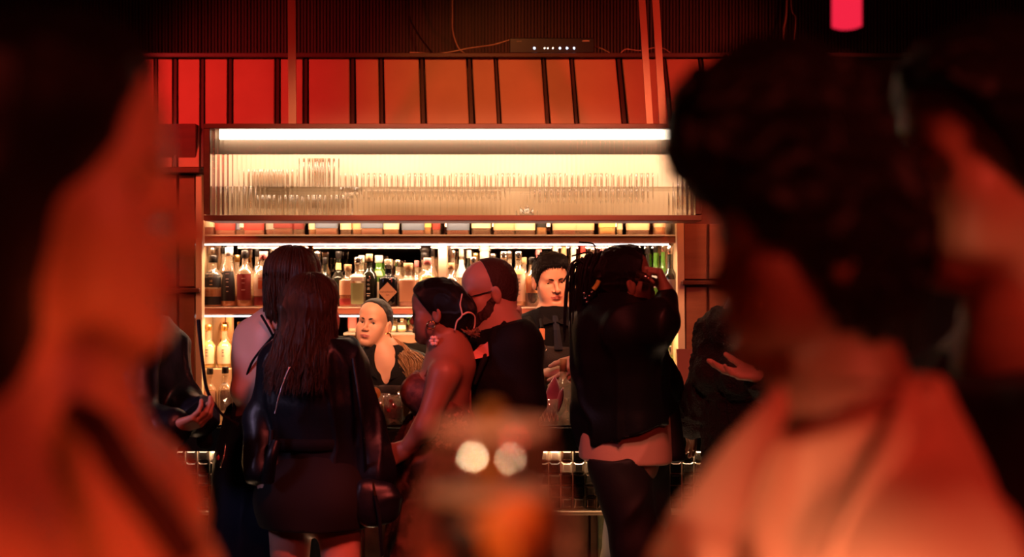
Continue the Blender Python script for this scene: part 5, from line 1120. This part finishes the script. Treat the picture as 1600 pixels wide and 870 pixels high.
add_sdf('beard', [E((0, .054, -.088), (.054, .054, .050), fr), E((0, .030, -.070), (.070, .060, .052), fr, k=.03), E((0, .052, -.128), (.044, .042, .046), fr, k=.03), C((.066, .0, -.02), (.052, .035, -.072), .012, .026, fr, k=.02), C((-.066, .0, -.02), (-.052, .035, -.072), .012, .026, fr, k=.02), C((-.02, .091, -.052), (.02, .091, -.052), .009, .009, fr, k=.015),
    E((0, .105, -.068), (.020, .018, .006), fr, k=.004, mode='s')], .0035, H_beard, t, fold=(.005, (70, 70, 50), 2))
for s in (-1, 1):
    tube('glasses_temple', [fr.p((s*.060, .085, .003)), fr.p((s*.072, .03, .006)), fr.p((s*.076, -.008, .008))], .0022, mat('glasses_black', (.02, .015, .015), .3), t)
    a = np.linspace(0, 2*PI, 24); V, Q = tubes([np.array([fr.p((s*.032+.026*math.cos(q), .098-.010*abs(math.cos(q)), .0+.019*math.sin(q))) for q in a])], [.0016], 6); mk('glasses_rim', V, Q, M_gold, t)
# === 7 drinking man with dreadlocks ====================================================
Y = 4.52
J = joints((980-800)/FP*Y, Y, 18, 1.74, neck=PX(972, 484, Y), uch=PX(972, 512, Y), chest=PX(972, 565, Y), waist=PX(972, 635, Y), pel=PX(980, 705, Y), shR=PX(978, 519, 4.38), elR=PX(1034, 503, 4.28), wrR=PX(1043, 462, 4.38), shL=PX(985, 510, 4.68), elL=PX(1030, 600, 4.80), wrL=PX(1058, 652, 4.90),
           hipR=PX(962, 725, 4.44), knR=PX(1000, 862, 4.40), anR=np.array((.49, 4.36, .09)), hipL=PX(1000, 725, 4.58), knL=PX(972, 880, 4.74), anL=np.array((.36, 4.72, .09)))
t = person('man with dreadlock ponytail drinking, black jacket over peach shirt, leaning on the bar', J)
fr = headframe(PX(978, 440, Y), 14, 14, 0, .98)
add_body(t, J, fr, SK_brown, False, .0026, .010, neck=.054, legs=False, hands=[hand_for(J, 'R', (-.28, .20, .92), (-.85, .1, -.30), 1, curl=(1.25, 1.25, 1.25, 1.3), sz=1.08, tcurl=.6), hand_for(J, 'L', (.5, .2, -.6), (0, 0, -1), -1, curl=(.4, .4, .4, .4))])
f = tuple(J['f'])
ops = torso_ops(J, .050, 1.05)+[PL(J['neck']+[0, 0, .012], (0, 0, 1)), C(J['shR'], J['elR'], .082, .062, k=.05), C(J['elR'], J['elR']*.10+J['wrR']*.90, .062, .044, k=.03), C(J['chest']+[.04, -.06, 0], J['elR']-[.03, 0, .05], .10, .05, k=.05), C(J['shL'], J['elL'], .09, .075, k=.05), C(J['elL'], J['wrL'], .075, .055, k=.03),
   C(J['uch']-[.03, 0, .02], PX(975, 690, Y), .17, .175, k=.06, flat=(f, .85)), C(PX(950, 560, Y), PX(935, 655, Y), .10, .085, k=.05), C(PX(1000, 600, Y+.05), PX(1035, 690, Y+.1), .10, .10, k=.06), E(PX(945, 505, Y), (.09, .12, .06), k=.05),
   PL(PX(975, 685, 4.36), (.33, 0, -1))]
add_sdf('jacket', ops, .0075, M_jkt, t, fold=(.014, (7, 7, 5), 31))
add_sdf('jacket_tail', [C(PX(1045, 640, 4.60), PX(1050, 712, 4.58), .042, .052, k=.02, flat=((0, 1, 0), .5)), PL(PX(1045, 722, 4.58), (0, 0, -1))], .008, M_jkt, t, fold=(.006, (9, 9, 5), 3))
add_sdf('shirt', [C(PX(975, 650, Y), PX(977, 712, Y), .162, .166, k=.03), PL(PX(976, 727, 4.37), (-.05, 0, -1))], .006, mat('peach_shirt', (.72, .38, .27), .65, bump=('noise', 60, .2)), t, fold=(.005, (9, 9, 3), 5))
M_tr = mat('black_trousers', (.012, .009, .009), .65, bump=('noise', 60, .2))
add_sdf('trousers', [E(PX(976, 722, Y), (.125, .12, .11), k=.05), C(J['hipR'], J['knR'], .100, .088, k=.05), C(J['knR'], J['anR'], .098, .085, k=.05), C(J['hipL'], PX(1010, 800, 4.56), .11, .09, k=.05), PL((0, 0, .06), (0, 0, -1)), PL(PX(975, 716, 4.4), (0, 0, 1))], .009, M_tr, t, fold=(.013, (7, 7, 3), 9))
add_sdf('trouser_leg', [C(PX(975, 770, 4.66), J['knL'], .075, .070, k=.04), C(J['knL'], J['anL'], .070, .075, k=.04), PL((0, 0, .06), (0, 0, -1))], .009, mat('cream_leg_and_rim_light', (.75, .60, .42), .7), t, fold=(.008, (12, 12, 3), 2))['label'] = 'cream trouser leg'
tube('painted_rim_light', [PX(921, 722, 4.46), PX(938, 768, 4.455), PX(962, 818, 4.44), PX(990, 868, 4.42)], .008, mat('cream_leg_and_rim_light', (.75, .60, .42), .7), t)  # cream tube paints in the rim light along the black trouser edge
add_sdf('hair', cap_ops(fr, .012, line=((.070, .085), (.022, -.015)), low=-.05)+[E((0, -.105, .055), (.030, .035, .035), fr, k=.03)], .0045, H_dark, t, fold=(.005, (45, 45, 45), 7))
R_ = np.random.RandomState(12); PP = []; RR = []; k0 = fr.p((0, -.125, .062))
for i in range(88):
    a = R_.uniform(-1, 1); b_ = R_.uniform(-1, 1); L = R_.uniform(.5, 1)
    u_ = R_.rand(); out = PX(944-46*u_, 397+16*u_*u_+6*a, Y+.06*b_); mid = PX(934-44*u_+7*a, 440+14*b_, Y+.08*b_); end = PX(928-38*u_+12*a, 480+110*R_.rand()*(1-.5*u_), Y+.07*b_)
    PP.append(spl([k0+R_.uniform(-.012, .012, 3), out, mid, end], 7)); r_ = R_.uniform(.0024, .0042); RR.append(np.interp(np.arange(22), (0, 18, 21), (r_, r_*.9, r_*.4)))
for (x1, y1, x2, y2) in ((930, 385, 905, 378), (915, 405, 885, 448), (900, 412, 880, 440), (925, 395, 893, 400), (905, 420, 887, 455)):
    PP.append(spl([k0, PX(x1, y1, Y), PX(x2, y2, Y)], 7)); RR.append(np.full(15, .0032))
V, Q = tubes(PP, RR, 6); mk('dreadlocks', V, Q, H_dark, t)['kind'] = 'stuff'
V, F = joinvf([lathe([(.004, -.004), (.006, 0), (.004, .004)], 8, tuple(PX(px, py, Y-.09))) for px, py in ((914, 466), (917, 472), (921, 462), (925, 456), (913, 458))]); mk('hair_beads', V, F, M_silver, t)
tube('hair_tie', [PX(927, 452, Y-.10), PX(932, 446, Y-.10), PX(936, 438, Y-.10)], .008, mat('yellow_tie', (.55, .50, .08), .6), t)
gs = thing('shot_glass', 'small glass the man with dreadlocks is drinking from, hidden in his raised fist', 'glass', PX(1016, 436, 4.36)); V, F = lathe([(.014, 0), (.020, .05), (.018, .05), (.012, .006), (.001, .005)], 16, (0, 0, 0), cap=False)
V = np.array(V) @ np.array(Matrix.Rotation(-1.3, 3, 'Y')).T+PX(1016, 436, 4.37); mk('bowl', V, F, M_gl, gs)
# === 8 knit sweater person at the right ================================================
Y = 4.72
J = joints((1168-800)/FP*Y, Y, 212, 1.72, neck=PX(1170, 490, Y), uch=PX(1165, 512, Y), shR=PX(1124, 522, 4.80), elR=PX(1096, 620, 4.82), wrR=PX(1075, 662, 4.86), shL=PX(1205, 528, 4.56), elL=PX(1238, 622, 4.36), wrL=PX(1188, 586, 4.22))
t = person('person in black chunky knit sweater holding one palm open, right of the menu card', J)
fr = headframe(PX(1178, 436, Y), 205, 0, 0, 1.0)
add_body(t, J, fr, SK_pale, True, .004, .010, hands=[hand_for(J, 'L', (-1, 0, .06), (0.05, -.25, 1), -1, curl=(.18, .22, .28, .35), spread=.25, thumb=(.35, .35)), hand_for(J, 'R', (-.6, .1, -.5), (0, 0, -1), 1, curl=(.4, .4, .4, .4))])
add_sdf('sweater', torso_ops(J, .030, 1.02, True)+arm_ops(J, 'R', .028, cuff=.012, upto=.85)+arm_ops(J, 'L', .030, cuff=.012, upto=.80)+[C(J['waist'], J['pel']-[0, 0, .05], .17, .19, k=.05, flat=(tuple(J['f']), .75)), PL(J['neck']+[0, 0, .02], (0, 0, 1)), PL((0, 0, .80), (0, 0, -1))], .0075, M_knit, t, fold=(.012, (22, 22, 22), 3))
add_sdf('trousers', leg_ops(J, .02, foot=False)+[E(J['pel'], (.17, .14, .14), k=.05), PL((0, 0, .03), (0, 0, -1))], .012, M_cloth, t)
add_sdf('hair', cap_ops(fr, .014, low=-.10), .006, H_dark, t, fold=(.004, (30, 30, 10), 3))
# === 9 dark jacket person at the left ==================================================
Y = 4.5
J = joints((205-800)/FP*Y, Y, -25, 1.72, neck=PX(205, 500, Y), uch=PX(215, 530, Y), shR=PX(212, 545, 4.36), elR=PX(222, 655, 4.28), wrR=PX(272, 668, 4.16), shL=PX(258, 545, 4.60), elL=PX(284, 630, 4.54), wrL=PX(312, 655, 4.34))
t = person('person in dark open jacket at the far left clasping ringed hands over a phone', J)
fr = headframe(PX(202, 438, Y), -25, -10, 0, 1.0)
add_body(t, J, fr, SK_tan, False, .004, .010, hands=[hand_for(J, 'R', (.85, -.1, .25), (.1, .3, .6), 1, curl=(.7, .6, .5, .5)), hand_for(J, 'L', (-.45, -.45, .1), (0, .3, -.9), 1, curl=(.5, .5, .6, .6))])
add_sdf('jacket', torso_ops(J, .030, 1.0)+arm_ops(J, 'R', .022, cuff=.015, upto=.88)+arm_ops(J, 'L', .022, cuff=.02, upto=.88)+[C(J['waist'], J['pel']-[0, 0, .12], .15, .155, k=.05, flat=(tuple(J['f']), .8)), PL(J['neck']+[0, 0, .02], (0, 0, 1)), PL((0, 0, .72), (0, 0, -1))], .0085, M_leather, t, fold=(.014, (8, 8, 5), 13))
add_sdf('trousers', leg_ops(J, .02, foot=False)+[E(J['pel'], (.15, .15, .14), k=.05), PL((0, 0, .03), (0, 0, -1))], .012, M_cloth, t, fold=(.01, (8, 8, 3), 2))
add_sdf('hair', cap_ops(fr, .012), .006, H_dark, t, fold=(.004, (30, 30, 30), 3))
add_sdf('sleeve_cuff', [C(PX(316, 640, 4.36), PX(320, 690, 4.38), .022, .030, k=.02, flat=((0, 1, 0), .6))], .007, M_cloth, t, fold=(.006, (10, 10, 6), 3))
tube('drawstring', [PX(310, 500, 4.3), PX(316, 560, 4.25), PX(324, 610, 4.24), (PX(345, 645, 4.25)), PX(372, 664, 4.26)], [.007, .006, .006, .005, .007], M_cloth, t)
ph = thing('phone', 'dark phone held by the person in the dark jacket at the far left', 'phone', PX(296, 652, 4.16)); V, F = boxvf((-.035, -.004, -.07), (.035, .004, .07), .003); V = np.array(V) @ np.array(Matrix.Rotation(.9, 3, 'Y') @ Matrix.Rotation(.5, 3, 'X')).T+PX(300, 655, 4.22); mk('phone_body', V, F, M_blk, ph, smooth=False)
# ------------------------------------------------------------------ the near guests, out of focus
Y = .90
J = joints((60-800)/FP*Y, Y, 4, 1.78)
t = person('dark haired person in profile facing right in the left foreground, orange shirt', J)
fr = headframe(PX(58, 304, Y), 2, 3, 0, .99)
add_body(t, J, fr, SK_tan, False, .004, .012, neck=.060)
eyes(t, fr); brows(t, fr, H_dark, .004)
M_or = mat('orange_shirt', (.90, .42, .16), .6, bump=('noise', 80, .2)); f = J['f']
add_sdf('shirt', torso_ops(J, .020, 1.05)+arm_ops(J, 'R', .03)+arm_ops(J, 'L', .03)+[C(J['uch'], J['neck'], .12, .085, k=.05), PL(J['neck']+[0, 0, .0], (.75, 0, .8)), PL((0, 0, .85), (0, 0, -1))], .009, M_or, t, fold=(.008, (8, 8, 5), 3))
tube('dark_collar_band', [PX(110, 640, .86), PX(150, 665, .80), PX(195, 735, .78), PX(245, 800, .78), PX(300, 880, .78)], [.010, .012, .012, .012, .012], mat('dark_band', (.05, .012, .008), .7), t)
add_sdf('trousers', leg_ops(J, .03, foot=False)+[E(J['pel'], (.18, .16, .14), k=.05), PL((0, 0, .03), (0, 0, -1))], .014, M_cloth, t)
add_sdf('hair', cap_ops(fr, .010, line=((.088, .090), (.028, -.10)), low=-.20)+[C(fr.p((.045, -.02, -.03)), fr.p((.050, -.035, -.17)), .045, .042, k=.04), C(fr.p((-.045, -.02, -.03)), fr.p((-.050, -.035, -.17)), .045, .042, k=.04), C(fr.p((0, -.05, 0)), fr.p((0, -.07, -.13)), .080, .062, k=.04), C(fr.p((0, -.07, -.13)), fr.p((0, -.075, -.20)), .060, .045, k=.04)], .005, H_dark, t, fold=(.006, (25, 25, 8), 3))
# right foreground woman with cropped curls
Y = 1.20
J = joints((1350-800)/FP*Y, Y, 180, 1.68, neck=PX(1315, 650, Y), elR=(.20, 1.16, 1.13), wrR=(.080, .89, 1.33))
t = person('person with dark curly cropped hair facing left in the right foreground, peach collared shirt', J)
fr = headframe(PX(1268, 386, Y), 181, -4, 0, .93)
gc = PX(768, 735, .80)                       # middle of the glass bowl
wr = J['wrR']; hd = unit(np.array((gc[0]+.035, gc[1]+.03, gc[2]-.09))-wr)
add_body(t, J, fr, SK_brown, True, .004, .012, neck=.050, hands=[hand_for(J, 'R', tuple(hd), (-.1, -.9, .25), -1, curl=(.75, .8, .8, .85), sz=1.0, thumb=(.6, .6))])
eyes(t, fr); brows(t, fr, H_dark, .004)
M_pe = mat('peach_linen_shirt', (.66, .34, .22), .65, bump=('noise', 80, .2))
ops = torso_ops(J, .026, 1.06)+arm_ops(J, 'L', .035)+arm_ops(J, 'R', .035, upto=.7)+[C(J['uch'], J['neck'], .13, .095, k=.05), E(J['neck']+J['f']*.07+[0, 0, -.03], (.07, .055, .12), k=.02, mode='s'), PL(J['neck']+[0, 0, .012], (-.35, 0, 1)), PL((0, 0, .85), (0, 0, -1))]
add_sdf('shirt', ops, .009, M_pe, t, fold=(.010, (8, 8, 5), 3))
a = [PX(1225, 600, 1.10), PX(1140, 690, 1.04), PX(1060, 790, 1.02), PX(1010, 880, 1.02)]; b_ = [PX(1236, 640, 1.10), PX(1190, 740, 1.04), PX(1150, 850, 1.01), PX(1150, 940, 1.0)]
V = a+b_+[v+np.array((0, .012, 0)) for v in a+b_]; mk('collar', V, [(i, i+1, i+5, i+4) for i in range(3)]+[(i+12, i+13, i+9, i+8) for i in range(3)]+[(0, 8, 9, 1), (1, 9, 10, 2), (2, 10, 11, 3), (4, 5, 13, 12), (5, 6, 14, 13), (6, 7, 15, 14), (0, 4, 12, 8), (3, 11, 15, 7)], M_pe, t)
a = [PX(1425, 590, 1.10), PX(1390, 670, 1.05), PX(1345, 760, 1.02), PX(1290, 880, 1.0)]; b_ = [PX(1455, 640, 1.12), PX(1445, 740, 1.06), PX(1420, 850, 1.02), PX(1400, 940, 1.0)]
V = a+b_+[v+np.array((0, .012, 0)) for v in a+b_]; mk('collar', V, [(i, i+1, i+5, i+4) for i in range(3)]+[(i+12, i+13, i+9, i+8) for i in range(3)]+[(0, 8, 9, 1), (1, 9, 10, 2), (2, 10, 11, 3), (4, 5, 13, 12), (5, 6, 14, 13), (6, 7, 15, 14), (0, 4, 12, 8), (3, 11, 15, 7)], M_pe, t)
add_sdf('trousers', leg_ops(J, .03, foot=False)+[E(J['pel'], (.18, .16, .14), k=.05), PL((0, 0, .03), (0, 0, -1))], .014, M_cloth, t)
add_sdf('hair', cap_ops(fr, .010, line=((.090, .045), (.020, -.060)), low=-.085, front=.010)+[E((0, .030, .125), (.078, .108, .088), fr, k=.03), E((0, .085, .110), (.060, .050, .055), fr, k=.03), E((0, -.035, -.005), (.090, .072, .110), fr, k=.03)], .005, H_dark, t, fold=(.009, (40, 40, 40), 3))
# third guest at the right edge
Y = 1.46
J = joints((1640-800)/FP*Y, Y, 184, 1.84)
t = person('big man in dark jacket at the right edge, behind the curly haired person', J)
fr = headframe(PX(1560, 262, Y), 190, -4, 0, 1.14)
J['neck'] = PX(1620, 560, Y); J['uch'] = PX(1640, 640, Y)
add_body(t, J, fr, SK_tan, False, .006, .013, neck=.062)
brows(t, fr, H_dark, .004)
ops = torso_ops(J, .05, 1.15)+arm_ops(J, 'L', .05)+arm_ops(J, 'R', .05)+[C(J['uch'], J['neck']-[0, 0, .02], .14, .10, k=.05), PL(J['neck']+[0, 0, .01], (-.3, 0, 1)), PL((0, 0, .8), (0, 0, -1))]
add_sdf('jacket', ops, .012, mat('charcoal_jacket', (.022, .019, .024), .6), t, fold=(.012, (7, 7, 4), 3))
add_sdf('trousers', leg_ops(J, .03, foot=False)+[E(J['pel'], (.19, .16, .14), k=.05), PL((0, 0, .03), (0, 0, -1))], .014, M_cloth, t)
add_sdf('hair', cap_ops(fr, .026, line=((.074, .070), (.015, -.02))), .006, H_dark, t, fold=(.006, (30, 30, 30), 3))
# ------------------------------------------------------------------ cocktail glass held up in the foreground
g = thing('cocktail_glass', 'balloon glass of dark red cocktail with orange slices, blurred in the foreground', 'glass', (gc[0], gc[1], gc[2]-.075))
c0 = (gc[0], gc[1], PX(0, 672, .80)[2])
prof = [(.034, 0), (.0365, -.004), (.040, -.020), (.046, -.040), (.051, -.058), (.052, -.075), (.047, -.092), (.036, -.106), (.020, -.116), (.006, -.122), (.0045, -.150), (.0045, -.185), (.033, -.194), (.034, -.198)]
V, F = lathe([(r, z) for r, z in prof][::-1], 40, c0); mk('bowl', V, F[:-2], thin_glass('stem_glass', (.97, .90, .84), .14, .05, diff=.02, dcol=(.9, .5, .35)), g)
lp = [(.001, -.117)]+[(r-.0025, z) for r, z in ((.018, -.114), (.034, -.104), (.045, -.091), (.050, -.075), (.049, -.058), (.0445, -.040))]+[(.001, -.040)]
V, F = lathe(lp, 36, c0, cap=False); mk('drink', V, F, mat('dark_red_drink', (.035, .004, .005), .35), g)
V, F = lathe([(.0435, -.0392), (.0425, -.0375), (.001, -.0375)], 36, c0, cap=False); mk('surface_glint', V, F, mat('drink_surface', (.95, .55, .35), .25, coat=.6), g)  # bright disc paints in the shine on the liquid surface
V, F = lathe([(.0335, -.002), (.0365, .002), (.0360, .005), (.0335, .003)], 36, c0, cap=False); mk('rim', V, F, mat('rim_glint', (.80, .48, .34), .35, coat=.4), g)  # pale ring paints in the highlights of the glass edge
sl = mat('orange_slice', (.85, .22, .03), .4, sss=.2)
for dx, dz, rot in ((.014, -.056, .5), (-.002, -.064, -.4)):
    V, F = lathe([(.001, -.003), (.020, -.003), (.022, 0), (.020, .003), (.001, .003)], 22); V = (np.array(V)[:, [0, 2, 1]]) @ np.array(Matrix.Rotation(rot, 3, 'Z')).T+np.array((c0[0]+dx, c0[1]-.044, c0[2]+dz)); mk('orange_slice', V, F, sl, g)
tube('peel_twist', [(c0[0]+.000, c0[1]-.01, c0[2]-.035), (c0[0]-.002, c0[1]-.006, c0[2]-.01), (c0[0]+.001, c0[1], c0[2]+.016)], [.009, .0075, .0055], mat('orange_peel', (.40, .15, .015), .6), g)
# ------------------------------------------------------------------ red pendant lamp, top right
lp_ = thing('pendant_lamp', 'glowing red pendant lamp hanging at the top right', 'lamp', PX(1323, 44, 2.6)); c = PX(1323, 44, 2.6)
V, F = lathe([(.020, 0), (.030, .004), (.030, .16), (.012, .19), (.010, .20)], 24, tuple(c)); mk('lamp_shade', V, F, emit('red_glow', (1.0, .02, .06), .9), lp_)
tube('cord', [(c[0], c[1], c[2]+.2), (c[0], c[1], 3.75)], .004, M_blk, lp_, sm=False)
